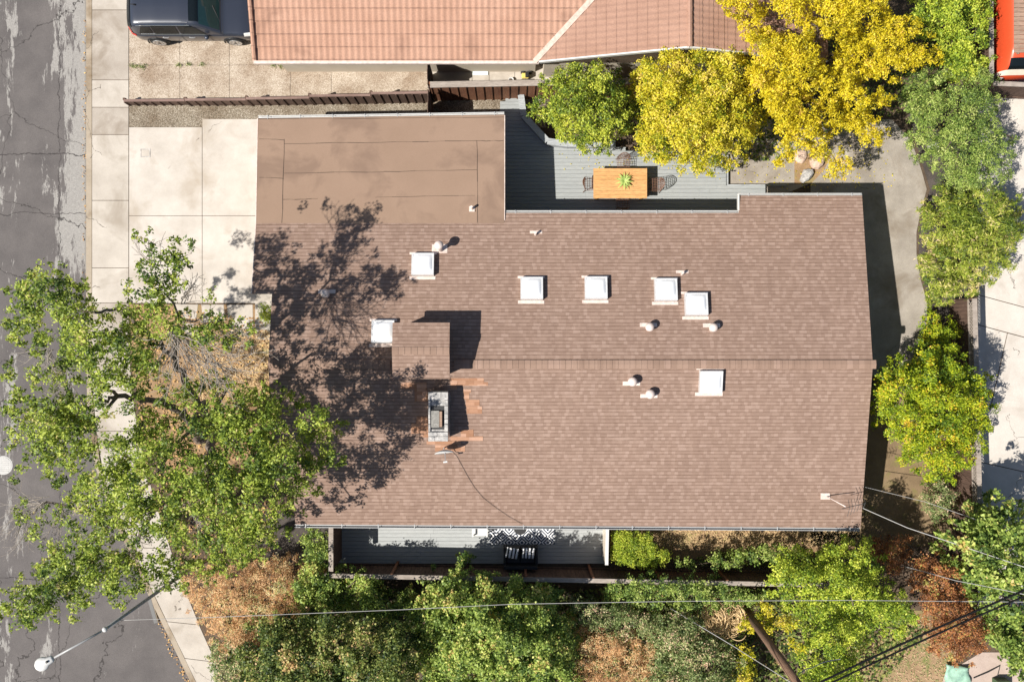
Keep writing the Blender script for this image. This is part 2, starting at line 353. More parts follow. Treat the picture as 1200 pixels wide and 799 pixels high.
M['mint'] = plain('mint_tarp', (.26, .42, .33), .5, 0, .4, 0, .2)
M['yellow'] = plain('yellow_plastic', (.62, .48, .12), .5)
M['cable_white'] = plain('pale_cable', (.36, .35, .34), .7)
M['cable_black'] = plain('black_cable', (.010, .010, .011), .9, 0, .1)
M['terracotta'] = plain('terracotta', (.40, .18, .10), .8)
M['navyfab'] = plain('black_rattan', (.014, .015, .018), .7)
M['valley'] = plain('valley_metal', (.50, .38, .32), .7, 0, .3, 0, .2)
M['zinc'] = mottled('weathered_zinc', (.16, .155, .14), (.30, .285, .26), 5, .6, 20, .3)
M['iron'] = mottled('cast_iron_cover', (.38, .37, .355), (.47, .46, .44), 5, .7, 30, .2)

def joint_lines(m, axis, org, per, wdt, amt):      # joint dirt plus painted shade of the gaps where tile courses overlap
    t = m.node_tree; b = t.nodes['Principled BSDF']; g = N(t, 'ShaderNodeNewGeometry'); sp = N(t, 'ShaderNodeSeparateXYZ'); t.links.new(g.outputs['Position'], sp.inputs[0])
    f = math_(t, 'FRACT', math_(t, 'DIVIDE', math_(t, 'SUBTRACT', sp.outputs[axis], org), per)); n = noise(t, 4.0, 4, .6, g.outputs['Position'])
    k = math_(t, 'MULTIPLY', math_(t, 'LESS_THAN', f, wdt), math_(t, 'MULTIPLY_ADD', n.outputs[0], 1.6, -.2, clamp=True))
    old = b.inputs['Base Color'].links[0].from_socket; t.links.new(mixc(t, old, (.10, .055, .04), math_(t, 'MULTIPLY', k, amt)), b.inputs['Base Color'])
joint_lines(M['tile'], 1, 10.05, .4131, .10, .75); joint_lines(M['tile2'], 0, .86, .3458, .10, .6)
# leaves
L = {}
L['street'] = leafmat('street_tree_leaves', [(0, (.035, .060, .012)), (.3, (.12, .155, .018)), (.65, (.28, .30, .032)), (.93, (.42, .40, .07)), (1, (.34, .24, .08))], gain=1.62, rm=0.88, bm=1.30)
L['citrus'] = leafmat('citrus_leaves', [(0, (.05, .085, .014)), (.35, (.17, .20, .02)), (.7, (.36, .36, .035)), (1, (.50, .44, .06))], gain=1.60, rm=0.90, bm=1.10)
L['yellow'] = leafmat('yellow_leaves', [(0, (.10, .14, .010)), (.2, (.26, .28, .014)), (.42, (.46, .40, .020)), (.75, (.60, .50, .050)), (1, (.60, .44, .12))], gain=1.4)
L['golden'] = leafmat('golden_leaves', [(0, (.20, .19, .010)), (.25, (.42, .34, .012)), (.55, (.58, .45, .018)), (.88, (.60, .47, .04)), (1, (.56, .36, .08))], gain=1.45)
L['lime'] = leafmat('lime_leaves', [(0, (.06, .10, .012)), (.35, (.19, .24, .018)), (.7, (.38, .39, .035)), (1, (.52, .48, .07))], gain=1.65, rm=0.91, bm=1.20)
L['green'] = leafmat('mid_green_leaves', [(0, (.04, .065, .014)), (.35, (.13, .17, .028)), (.7, (.28, .30, .055)), (1, (.44, .40, .12))], gain=1.65, rm=0.85, bm=1.15)
L['oleander'] = leafmat('narrow_leaves', [(0, (.055, .085, .012)), (.35, (.16, .19, .02)), (.65, (.30, .31, .035)), (.85, (.44, .36, .10)), (1, (.58, .38, .20))], gain=1.65, rm=0.92, bm=1.15)
L['olivey'] = leafmat('yellow_green_leaves', [(0, (.06, .10, .010)), (.35, (.20, .23, .012)), (.7, (.40, .37, .016)), (.92, (.55, .42, .02)), (1, (.60, .30, .03))], gain=1.50, rm=0.82, bm=1.10)
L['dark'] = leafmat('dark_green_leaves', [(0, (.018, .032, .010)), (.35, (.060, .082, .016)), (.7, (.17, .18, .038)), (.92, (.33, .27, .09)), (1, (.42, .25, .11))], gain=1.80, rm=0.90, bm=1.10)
L['maple'] = leafmat('broad_green_leaves', [(0, (.040, .068, .014)), (.35, (.14, .175, .030)), (.72, (.30, .315, .060)), (.94, (.46, .40, .11)), (1, (.38, .22, .07))], gain=1.80, rm=0.87, bm=1.15)
L['rust'] = leafmat('rusty_leaves', [(0, (.13, .075, .035)), (.3, (.30, .165, .075)), (.6, (.45, .255, .125)), (.82, (.52, .37, .21)), (1, (.20, .23, .07))], gain=1.9, bm=1.0)
L['mixed'] = leafmat('mixed_shrub_leaves', [(0, (.05, .075, .02)), (.42, (.14, .17, .05)), (.68, (.27, .26, .10)), (.84, (.42, .30, .17)), (1, (.45, .26, .16))], gain=1.85, rm=0.93, bm=1.15)
L['bronze'] = leafmat('bronze_leaves', [(0, (.09, .040, .020)), (.4, (.22, .095, .04)), (.75, (.36, .15, .055)), (.92, (.40, .24, .08)), (1, (.24, .25, .06))], gain=1.60, bm=1.0)
L['dryleaf'] = leafmat('dry_fallen_leaves', [(0, (.16, .09, .04)), (.5, (.34, .20, .09)), (1, (.52, .34, .12))], .8, .1, gain=1.3)
L['straw'] = leafmat('straw_blades', [(0, (.28, .19, .09)), (.5, (.45, .32, .17)), (.85, (.56, .42, .24)), (1, (.25, .24, .07))], .8, .15, gain=1.40, bm=1.0)
L['succulent'] = leafmat('succulent_leaves', [(0, (.14, .22, .05)), (.6, (.28, .36, .10)), (1, (.42, .46, .16))], .45, .15, gain=1.3)

# ------------------------------------------------------------------ foliage
def inside(poly, x, y):
    c = np.zeros(len(x), bool); n = len(poly); j = n-1
    for i in range(n):
        xi, yi = poly[i]; xj, yj = poly[j]
        if yi != yj:
            k = ((yi > y) != (yj > y)) & (x < (xj-xi)*(y-yi)/(yj-yi)+xi); c ^= k
        j = i
    return c
def edge_dist(poly, x, y):
    d = np.full(len(x), 1e9); n = len(poly)
    for i in range(n):
        ax, ay = poly[i]; bx, by = poly[(i+1) % n]; dx, dy = bx-ax, by-ay
        t = np.clip(((x-ax)*dx+(y-ay)*dy)/max(dx*dx+dy*dy, 1e-9), 0, 1)
        d = np.minimum(d, np.hypot(x-(ax+t*dx), y-(ay+t*dy)))
    return d
def norm(a): return a/np.maximum(np.linalg.norm(a, axis=1, keepdims=True), 1e-9)
def leaves(rng, C, Nrm, size, asp, up=.6, jit=.7, size_var=.35):
    n = len(C); nn = norm(Nrm*.6+np.array([0, 0, up])+rng.normal(0, jit, (n, 3)))
    r = norm(rng.normal(0, 1, (n, 3))); t = norm(np.cross(nn, r)); b = np.cross(nn, t)
    s = size*(1+rng.uniform(-size_var, size_var, n))[:, None]; wv = s*asp
    V = np.stack([C-t*s*.5, C+b*wv*.5+nn*s*.10, C+t*s*.5-nn*s*.15, C-b*wv*.5+nn*s*.10], axis=1).reshape(-1, 3)
    return V, np.arange(n*4).reshape(-1, 4)
def puffs_in(rng, poly, z0, z1, puff, gap, dome_m, lump=.35):
    zm = (z0+z1)/2; k = F/(H-zm); sp = puff*1.0*k
    xs = [p[0] for p in poly]; ys = [p[1] for p in poly]
    gx, gy = np.meshgrid(np.arange(min(xs), max(xs)+sp, sp), np.arange(min(ys), max(ys)+sp, sp*.87))
    gx = gx+((np.arange(gx.shape[0]) % 2)*sp*.5)[:, None]
    x = gx.ravel()+rng.uniform(-.42, .42, gx.size)*sp; y = gy.ravel()+rng.uniform(-.42, .42, gx.size)*sp
    ok = inside(poly, x, y); x, y = x[ok], y[ok]
    d = edge_dist(poly, x, y)/k
    keep = (d > puff*.22) & (rng.uniform(0, 1, len(x)) > gap); x, y, d = x[keep], y[keep], d[keep]
    q = np.clip(d/dome_m, 0, 1); z = z0+(z1-z0)*np.sqrt(1-(1-q)**2)+rng.normal(0, lump*1.5, len(x))
    r = np.minimum(puff*rng.uniform(.65, 1.2, len(x)), np.maximum(.2, d*1.05))
    n = len(poly); seg_l = np.array([math.dist(poly[i], poly[(i+1) % n]) for i in range(n)]); m = int(seg_l.sum()/k/.30) if puff > .27 else 0
    if m:
        e = rng.choice(n, m, p=seg_l/seg_l.sum()); f = rng.uniform(0, 1, m); A_ = np.array(poly, float); B_ = np.roll(A_, -1, axis=0)
        pe = A_[e]*(1-f)[:, None]+B_[e]*f[:, None]; dd_ = B_[e]-A_[e]; nn_ = np.stack([dd_[:, 1], -dd_[:, 0]], 1)/np.maximum(np.linalg.norm(dd_, axis=1), 1e-6)[:, None]
        ins = inside(poly, *(pe+nn_*2).T); nn_[ins] *= -1; pe = pe+nn_*(rng.uniform(-.22, .20, m)*k)[:, None]
        x = np.concatenate([x, pe[:, 0]]); y = np.concatenate([y, pe[:, 1]]); z = np.concatenate([z, z0+rng.normal(.05, .22, m)]); r = np.concatenate([r, rng.uniform(.11, .22, m)]); d = np.concatenate([d, np.zeros(m)])
    kk = (H-z)/F
    C = np.stack([(x-600)*kk, (399.5-y)*kk, z-r*.5], 1)
    return C, r, d
def foliage(rng, C, r, leaf, asp, per_m2, puff, bias=0.0, up=.6, twigs=9, flat=.8):
    """leaf cloud on clumps C with radius r"""
    area = (puff*1.0)**2*.87
    Cs, Ns, T = [], [], []
    for c, rad in zip(C, r):
        n = max(6, int(per_m2*area*(rad/puff)**2*1.25+3)); nt_ = max(3, int(twigs*(rad/puff)**1.2))
        D = norm(rng.normal(0, 1, (nt_, 3))+np.array([0, 0, .55])); D[:, 2] = np.where(D[:, 2] < -.1, -D[:, 2], D[:, 2])
        tw = c+D*(rad*rng.uniform(.55, 1.0, (nt_, 1)))*np.array([1, 1, flat])
        idx = rng.integers(0, nt_, n)
        pos = tw[idx]+rng.normal(0, rad*.17+.02, (n, 3))
        pt = rng.normal(0, .16)
        tt = rng.normal(0, .11, nt_)
        Cs.append(pos); Ns.append(D[idx]); T.append(.45+bias+pt+tt[idx]+rng.normal(0, .19, n))
    C2 = np.concatenate(Cs); V, Q = leaves(rng, C2, np.concatenate(Ns), leaf*.72, asp*1.05, up)
    return V, Q, np.clip(np.concatenate(T), .01, .99)
def limb(mb, rng, a, b, r0, r1, n=6, sag=.12, wob=.06):
    a = Vector(a); b = Vector(b); Lr = (b-a).length; pts = []; rs = []
    for i in range(n+1):
        t = i/n; p = a.lerp(b, t); w_ = math.sin(math.pi*t)
        p += Vector((rng.normal(0, wob), rng.normal(0, wob), 0))*Lr*w_ + Vector((0, 0, sag*Lr*w_))
        pts.append(p); rs.append(r0+(r1-r0)*t)
    mb.tube(pts, rs, 7); return pts
def tree(name, label, cat, base, polys, leafm, leaf=.12, asp=.6, puff=.45, per_m2=850, trunk_r=.1, group=None, seed=1, gap=0.03,
         dome=None, bark='bark', limbs=7, infill=True, up=.6, lump=.28, twigs=9, flat=.85, zfork=None):
    rng = np.random.default_rng(seed)
    bx, by = P(*base, 0); root = thing(name, label, cat, (bx, by, 0), group)
    Vs, Qs, Ts = [], [], []; off = 0; allC = []
    for pl in polys:
        poly, z0, z1 = pl[:3]; o = pl[3] if len(pl) > 3 else {}
        k = F/(H-(z0+z1)/2)
        xs = [p[0] for p in poly]; ys = [p[1] for p in poly]
        dm = o.get('dome', dome or max(.5, .42*min(max(xs)-min(xs), max(ys)-min(ys))/k))
        pf = o.get('puff', puff)
        C, r, d = puffs_in(rng, poly, z0, z1, pf, o.get('gap', gap), dm, o.get('lump', lump))
        if len(C) == 0: continue
        allC.append(C)
        sets = [(C, r, per_m2*o.get('dens', 1), o.get('bias', 0))]
        if infill and o.get('infill', True):
            C2 = C.copy(); C2[:, 2] -= pf*1.5+rng.uniform(0, .6, len(C)); C2[:, :2] *= ((H-C2[:, 2])/(H-C[:, 2]))[:, None]
            sets.append((C2, r*.9, per_m2*.45*o.get('dens', 1), o.get('bias', 0)))
        for (cc, rr, pm, bi) in sets:
            pm *= 1.75
            V, Q, T = foliage(rng, cc, rr, leaf, asp, pm, pf, bi, up, twigs, flat)
            Vs.append(V); Qs.append(Q+off); Ts.append(T); off += len(V)
    np_mesh('crown', np.concatenate(Vs), np.concatenate(Qs), leafm, root, np.concatenate(Ts))
    mb = MB(); A = np.concatenate(allC); cen = A.mean(0); zmin = A[:, 2].min()
    fz = zfork if zfork else max(.25, zmin*.45)
    fork = Vector((bx+(cen[0]-bx)*.25, by+(cen[1]-by)*.25, fz))
    mb.tube([(bx, by, -.1), (bx, by, .05), ((bx+fork.x)/2, (by+fork.y)/2, fz*.5), fork], [trunk_r*1.5, trunk_r*1.15, trunk_r, trunk_r*.9], 9)
    pick = A[rng.permutation(len(A))[:limbs*3]]
    for i, p in enumerate(pick[:limbs]):
        pts = limb(mb, rng, fork, p, trunk_r*.6, trunk_r*.16)
        for q in pick[limbs+2*i:limbs+2*i+2]:
            j = min(pick[:limbs], key=lambda s: np.linalg.norm(s-q)); limb(mb, rng, Vector(fork).lerp(Vector(j), .55), q, trunk_r*.28, trunk_r*.08, 4)
    mb.build('trunk', M[bark], root, smooth=True)
    return root
def ring(cx, cy, rx, ry, n=14, jit=.12, seed=0):
    r = random.Random(seed); return [(cx+rx*math.cos(2*math.pi*i/n)*(1+r.uniform(-jit, jit)), cy+ry*math.sin(2*math.pi*i/n)*(1+r.uniform(-jit, jit))) for i in range(n)]
def scatter(name, label, poly, n, leafm, size, asp, z, seed, upright=False, kind='stuff', cat=None, bias=0, clump=None):
    rng = np.random.default_rng(seed); xs = [p[0] for p in poly]; ys = [p[1] for p in poly]
    x = rng.uniform(min(xs), max(xs), n*3); y = rng.uniform(min(ys), max(ys), n*3); ok = inside(poly, x, y); x, y = x[ok][:n], y[ok][:n]
    k = (H-z)/F; C = np.stack([(x-600)*k, (399.5-y)*k, np.full(len(x), z+.02)], 1)
    C[:, 2] += rng.uniform(0, .03, len(x))
    if upright:
        nn = rng.normal(0, 1, (len(x), 3)); nn[:, 2] *= .3; V, Q = leaves(rng, C+np.array([0, 0, size*.35]), norm(nn)*3, size, asp, .0, .2)
    else: V, Q = leaves(rng, C, np.tile([0, 0, 1.], (len(x), 1)), size, asp, 1.5, .35)
    o = np_mesh(name, V, Q, leafm, None, np.clip(.5+bias+rng.normal(0, .25, len(Q)), .01, .99), (float(C[:, 0].mean()), float(C[:, 1].mean()), z))
    return props(o, label, cat, None, kind)

# ------------------------------------------------------------------ the ground
def sheet(name, poly_px, z, mat, depth=.05):
    pts = [P(x, y, z) for x, y in poly_px]; b = MB().prism(pts, z-depth, z)
    return props(b.build(name, mat), kind='structure')
props(MB().prism([(-160, -160), (160, -160), (160, 160), (-160, 160)], -.9, -.30).build('ground', M['soil']), kind='structure')
kerb_l = [(101, -420), (101, -40), (101, 150), (101, 355), (102, 470), (111, 545), (134, 610), (157, 660), (179, 708), (202, 755), (226, 805), (262, 880), (420, 1200)]
walk_r = [(151, -420), (151, -40), (151, 150), (151, 355), (152, 440), (165, 530), (190, 615), (208, 668), (224, 710), (243, 755), (264, 800), (300, 880), (470, 1200)]
zr = -.12
rp = [P(x, y, zr) for x, y in kerb_l]
props(MB().prism(rp+[(-60, -33), (-60, 33)], zr-.1, zr).build('road', M['asphalt']), kind='structure')
yard = [P(x+8, y, 0) for x, y in kerb_l]
props(MB().prism(yard+[(60, -33), (60, 33)], -.28, -.012).build('yard_soil', M['soil']), kind='structure')
def strip(mb, A, B, z0, z1, gap=0.0):
    for i in range(len(A)-1):
        mb.prism([A[i], A[i+1], B[i+1], B[i]], z0, z1)
KL = [P(x, y, 0) for x, y in kerb_l]; KR = [P(x+6.5, y, 0) for x, y in kerb_l]
kb = MB(); strip(kb, KL, KR, -.29, .004); props(kb.build('kerb', M['kerb']), kind='structure')
# pavement slabs along the kerb
def interp(poly, ts):
    out = []
    for t in ts:
        i = min(int(t), len(poly)-2); f = t-i; out.append((poly[i][0]*(1-f)+poly[i+1][0]*f, poly[i][1]*(1-f)+poly[i+1][1]*f))
    return out
def resample(poly, n):
    d = [0]
    for i in range(len(poly)-1): d.append(d[-1]+math.dist(poly[i], poly[i+1]))
    out = []
    for k in range(n+1):
        s = d[-1]*k/n; i = max(j for j in range(len(d)-1) if d[j] <= s+1e-9); f = (s-d[i])/max(d[i+1]-d[i], 1e-9)
        out.append((poly[i][0]*(1-f)+poly[i+1][0]*f, poly[i][1]*(1-f)+poly[i+1][1]*f))
    return out
pv = MB(); pd_ = MB()
ycuts = [-420, -300, -200, -110, -40, 12, 94, 126, 158, 235, 314, 355, 410]
for a, b in zip(ycuts[:-1], ycuts[1:]):
    p = [P(108, a+.35), P(150.6, a+.35), P(150.6, b-.35), P(108, b-.35)]; (pd_ if a in (12, 126, -110, 355) else pv).prism(p, -.1, .004)
la = resample([(108, 410)]+[(x+7, y) for x, y in kerb_l if y > 420], 18); ra = resample([(151, 410)]+[(x, y) for x, y in walk_r if y > 420], 18)
for i in range(18):
    q = [la[i], ra[i], ra[i+1], la[i+1]]; q = [(x, y+(.35 if j < 2 else -.35)) for j, (x, y) in enumerate(q)]
    pv.prism([P(x, y) for x, y in q], -.1, .004)
props(pv.build('pavement', M['walk']), kind='structure'); props(pd_.build('pavement', M['walk_dark']), kind='structure')
dv = MB()
for (x0, x1) in ((151.4, 236.7), (237.3, 320)):
    for (y0, y1) in ((149.5, 252.7), (253.3, 355)):
        if x1 == 320 and y0 == 149.5: dv.prism([P(x0, 140), P(x1, 140), P(x1, y1), P(x0, y1)], -.1, .008)
        else: dv.prism([P(x0, y0), P(x1, y0), P(x1, y1), P(x0, y1)], -.1, .008)
props(dv.build('driveway', M['drive']), kind='structure')
ag = MB()
for x0, x1 in ((151.4, 210.6), (211, 268.6), (269, 340), (340.4, 388), (388.4, 505)):
    for y0, y1 in ((-60, 76.4), (76.8, 121)): ag.prism([P(x0, y0), P(x1, y0), P(x1, y1), P(x0, y1)], -.1, .005)
props(ag.build('gravel_drive', M['pebble']), kind='structure')
sheet('gravel_strip', [(151.4, 121.4), (640, 116), (640, 150), (300, 150), (280, 141), (280, 149), (151.4, 149)], .004, M['pebble_dark'])
sp_ = MB()
for x0, x1 in ((505.5, 553), (553.5, 573), (573.5, 603), (603.5, 648), (648.5, 760)): sp_.prism([P(x0, 40), P(x1, 40), P(x1, 116), P(x0, 116)], -.1, .006)
props(sp_.build('side_path', M['walk']), kind='structure')
fp = MB()
for q in ([(205, 356), (232, 357), (230, 374), (206, 372)], [(236, 357), (262, 357), (264, 376), (238, 378)], [(266, 357), (296, 357), (297, 391), (270, 392)], [(215, 378), (234, 380), (232, 396), (212, 394)]):
    fp.prism([P(*c) for c in q], -.1, .010)
props(fp.build('stepping_path', M['walk']), kind='structure')
sheet('entry_path', [(299, 300), (345, 300), (345, 398), (299, 398)], .012, M['walk'], .1)
sheet('dry_verge', [(152, 357), (322, 357), (330, 470), (330, 560), (200, 560), (155, 440)], .002, M['drygrass'])
pt = [(840, 140), (1045, 140), (1068, 165), (1080, 200), (1086, 222), (1079, 248), (1074, 272), (1074, 298), (1079, 328), (1087, 356), (1086, 380), (1076, 408), (1060, 440), (950, 440), (950, 215), (840, 260)]
sheet('patio', [p for p in pt], .006, M['patio'], .1)
sheet('mulch_bed', [(1060, 120), (1165, 120), (1165, 470), (1050, 470), (1062, 440), (1088, 380), (1090, 356), (1082, 328), (1077, 298), (1077, 272), (1082, 248), (1090, 222), (1082, 195)], .002, M['mulch'])
sheet('bare_yard', [(950, 440.5), (1130, 470.5), (1130, 640), (950, 640)], .003, M['brownyard'])
sheet('dry_grass_strip', [(714, 600), (1008, 600), (1008, 655), (714, 655)], .003, M['drygrass'])
sheet('mulch_corner', [(300, 600), (386, 600), (386, 660), (300, 660)], .003, M['mulch'])
wc = MB()
for q in ([(1146, 100), (1235, 100), (1235, 369), (1146, 345)], [(1146, 346), (1235, 370), (1235, 404), (1146, 380)], [(1146, 381), (1180, 390.3), (1160, 478), (1146, 478)],
          [(1181, 390.6), (1235, 405), (1235, 560), (1146, 540), (1146, 479), (1161, 479)], [(1146, 541), (1235, 561), (1235, 720), (1146, 720)]):
    wc.prism([P(*c) for c in q], -.1, .008)
props(wc.build('neighbour_patio', M['white_conc']), kind='structure')
sheet('lawn', [(990, 715), (1135, 715), (1105, 830), (980, 830)], .002, M['lawn'])
sheet('pink_terrace', [(1107, 790), (1150, 764), (1178, 764), (1260, 850), (1090, 850)], .006, M['pink_conc'], .1)
sheet('van_parking', [(1130, -60), (1260, -60), (1260, 110), (1130, 110)], .005, M['patio'])

# stuff on the ground
scatter('fallen_leaves', 'dry brown leaves fallen on the verge under the street tree', [(152, 357), (322, 375), (325, 600), (230, 720), (170, 560)], 2600, L['dryleaf'], .10, .6, .01, 3)
scatter('dry_grass', 'straw coloured dry grass on the front verge', [(225, 380), (321, 388), (325, 430), (300, 470), (230, 470)], 3500, L['straw'], .12, .14, .01, 4)
scatter('dry_grass', 'straw coloured dry grass beside the south wall', [(714, 612), (1008, 612), (1008, 640), (714, 640)], 4500, L['straw'], .12, .14, .01, 5)
scatter('lawn_grass', 'patchy yellowing grass below the overhead cables', [(990, 722), (1125, 722), (1105, 820), (985, 820)], 2600, L['mixed'], .09, .25, .01, 6, bias=.15)
scatter('gutter_leaves', 'yellow leaves and dirt gathered along the kerb', [(96, 20), (106, 20), (106, 350), (97, 350)], 150, L['dryleaf'], .07, .6, zr, 8)
scatter('gutter_leaves', 'yellow leaves gathered along the curved kerb', [(176, 712), (186, 712), (232, 810), (220, 810)], 200, L['dryleaf'], .08, .6, zr, 9)

# ------------------------------------------------------------------ the house
RY = -0.81
def zr_(y): return 3.83-.19*abs(y-RY)
house = thing('house', 'single storey house with low brown shingle roof, flat brown garage roof and white skylights', 'house', (2, -.7, 0))
wl = MB(); wl.prism([(-8.9, 7.6), (-.7, 7.6), (-.7, 4.0), (8.2, 4.0), (8.2, 4.75), (12.0, 4.75), (12.0, -6.1), (-7.3, -6.1), (-7.3, -4.6), (-7.9, -4.6), (-7.9, 1.9), (-8.9, 1.9)], -.1, 2.5)
wl.prism([(11.99, 4.6), (12.0, 4.6), (12.0, RY), (12.0, -6.0), (11.99, -6.0), (11.99, RY)], 2.4, [zr_(4.6)-.15, zr_(4.6)-.15, zr_(RY)-.15, zr_(-6)-.15, zr_(-6)-.15, zr_(RY)-.15])
wall = wl.build('wall', M['wall'], house)
def slope(poly, th=.10):
    return poly, [zr_(p[1])-th for p in poly], [zr_(p[1]) for p in poly]
rf = MB()
rf.prism(*slope([(-8.42, RY), (12.46, RY), (12.56, 5.21), (8.1, 5.21), (8.1, 4.57), (-.28, 4.57), (-.28, 4.2), (-9.12, 4.2), (-9.12, 1.65), (-8.42, 1.65)]))
rf.prism(*slope([(-8.42, RY), (12.46, RY), (12.5, -6.69), (-7.76, -6.56), (-7.76, -5.0), (-8.42, -5.0)]))
roof = rf.build('roof', M['roof'], house)
def caps(mb, x0, x1, y, z, half, slope_, step=.20):
    n = int((x1-x0)/step); st = (x1-x0)/n
    for i in range(n):
        a, b = x0+i*st, x0+(i+1)*st-.002; za, zb = z+.045, z+.056
        yn, ys = y+half, y-half; d = half*slope_
        mb.add([(a, ys, za-d-.07), (a, ys, za-d), (a, y, za), (a, yn, za-d), (a, yn, za-d-.07), (b, ys, zb-d-.07), (b, ys, zb-d), (b, y, zb), (b, yn, zb-d), (b, yn, zb-d-.07)],
               [(0, 1, 2, 3, 4), (9, 8, 7, 6, 5), (0, 5, 6, 1), (1, 6, 7, 2), (2, 7, 8, 3), (3, 8, 9, 4)])
for a_, b_ in ((-2.0, 12.56), (-8.42, -4.2)):
    rc = MB(); caps(rc, a_, b_, RY, 3.835, .15, .19); rc.build('ridge_cap', M['ridge'], house)
# garage roof
gp = [(-9.12, 4.195), (-.28, 4.195), (-.28, 8.12), (-9.12, 7.98)]
def zg(y): return 2.88-.056*(y-4.2)
gr = MB().prism(gp, [zg(p[1])-.12 for p in gp], [zg(p[1]) for p in gp]).build('garage_roof', M['roll'], house)
sm = MB()
for (x0, y0, x1, y1) in ((304, 163, 333, 164), (333, 168.5, 445, 167), (445, 167, 559, 165), (559, 165.5, 590, 165), (304, 208, 332, 209), (333, 203, 450, 201.5), (450, 201.5, 559, 199), (333, 163, 332, 262), (559, 165, 560, 262), (332, 234, 372, 233), (303, 140, 590, 137.5), (440, 231, 557, 229)):
    z = zg(P(x0, y0, 2.75)[1]); a = P3(x0, y0, z+.002); b = P3(x1, y1, z+.002); a.z = zg(a.y)+.003; b.z = zg(b.y)+.003
    n = 6; rr = random.Random(x0)
    pts = [a.lerp(b, i/n)+Vector((rr.uniform(-.012, .012), rr.uniform(-.012, .012), 0)) for i in range(n+1)]
    for i in range(n): sm.bar(pts[i], pts[i+1], rr.choice((.008, .014, .02)), .008)
sm.build('roofing_seam', M['seam'], gr)
for a_, b_ in (((-9.135, 4.2, zg(4.2)-.06), (-9.135, 7.98, zg(7.98)-.06)), ((-9.135, 1.65, zr_(1.65)-.06), (-9.135, 4.19, zr_(4.2)-.06)), ((-.263, 4.3, zg(4.2)-.06), (-.263, 8.1, zg(8.1)-.06))):
    MB().bar(a_, b_, .025, .13).build('edge_board', M['flash'], house)
def gutter(name, x0, y0, z0, x1, y1, z1, step=1.32, wd=.11):
    g = MB(); a = Vector((x0, y0, z0)); b = Vector((x1, y1, z1))
    out = Vector((0, 1 if y0 > 0 else -1, 0))
    o = out*wd
    g.bar(a+out*.012-Vector((0, 0, .06)), b+out*.012-Vector((0, 0, .06)), .016, .13)
    g.bar(a+o-Vector((0, 0, .07)), b+o-Vector((0, 0, .07)), .022, .11); g.bar(a+o*.5-Vector((0, 0, .125)), b+o*.5-Vector((0, 0, .125)), wd, .014)
    o_ = g.build('gutter', M['gutter'] if y0 < 0 else M['white'], house)
    n = int((b-a).length/step)
    for i in range(n+1):
        c = a.lerp(b, (i+.3)/(n+.6)); MB().bar(c-out*.03+Vector((0, 0, .012)), c+out*(wd+.02)+Vector((0, 0, .012)), .028, .012).build('gutter_strap', M['gutter'], o_)
gutter('g', -7.78, -6.56, zr_(-6.56), 12.5, -6.69, zr_(-6.69))
gutter('g', -.26, 4.58, zr_(4.57), 8.07, 4.58, zr_(4.57), 1.32, .07)
gutter('g', 8.12, 5.22, zr_(5.21), 12.56, 5.22, zr_(5.21), 1.32, .07)
gutter('g', -9.12, 7.99, zg(7.98), -.28, 8.13, zg(8.1), 1.2, .08)
MB().box(8.09, 4.58, 2.62, 8.13, 5.2, 2.79).build('gutter_end', M['white'], house)
# raised roof over the hall
zt = 4.86
pA, pB, pC, pD = P(460, 378, zt), P(527, 378, zt), P(527, 444, zt), P(460, 444, zt); ym = P(0, 411, 5.0)[1]
bx = MB().box(pA[0]+.1, pC[1]+.12, 3.4, pB[0]-.1, pB[1]-.12, zt-.04); rw = bx.build('raised_wall', M['wall'], house)
rr_ = MB()
rr_.prism([(pA[0], ym), (pB[0], ym), pB, pA], [zt+.02, zt+.02, zt-.10, zt-.10], [zt+.14, zt+.14, zt, zt])
rr_.prism([pD, pC, (pB[0], ym), (pA[0], ym)], [zt-.10, zt-.10, zt+.02, zt+.02], [zt, zt, zt+.14, zt+.14])
rro = rr_.build('raised_roof', M['roof'], house)
rc2 = MB(); caps(rc2, pA[0], pB[0], ym, zt+.115, .12, .12); rc2.build('ridge_cap', M['ridge'], rro)
# newer tan shingles round the chimney
def patch(x0, y0, x1, y1, k=[0]):
    pa = MB(); k[0] += 1; z = zr_(P(0, y1, 3.6)[1]); a = P(x0, y0, z); b = P(x1, y1, z); e = .006+.0007*k[0]
    pa.prism([(a[0], b[1]), (b[0], b[1]), (b[0], a[1]), (a[0], a[1])], [zr_(b[1])-.02, zr_(b[1])-.02, zr_(a[1])-.02, zr_(a[1])-.02], [zr_(b[1])+e, zr_(b[1])+e, zr_(a[1])+e, zr_(a[1])+e])
    pa.build('shingle_patch', M['roof_patch'], roof)
for q in ((527, 443, 567, 447.4), (536, 447.6, 572, 451.8), (528, 447.6, 535.8, 456), (543, 456.2, 552, 460), (543, 460.2, 550, 468), (546, 468.2, 562, 476), (547, 476.2, 565, 484.6), (488, 488, 502, 496), (482, 496, 502, 508), (492, 508.2, 510, 512.4), (500, 516.6, 540, 520.8), (540, 503, 555, 511), (528, 511, 566, 516.4), (510, 521, 545, 529), (470, 448, 500, 456), (486, 456, 501, 470)):
    patch(*q)
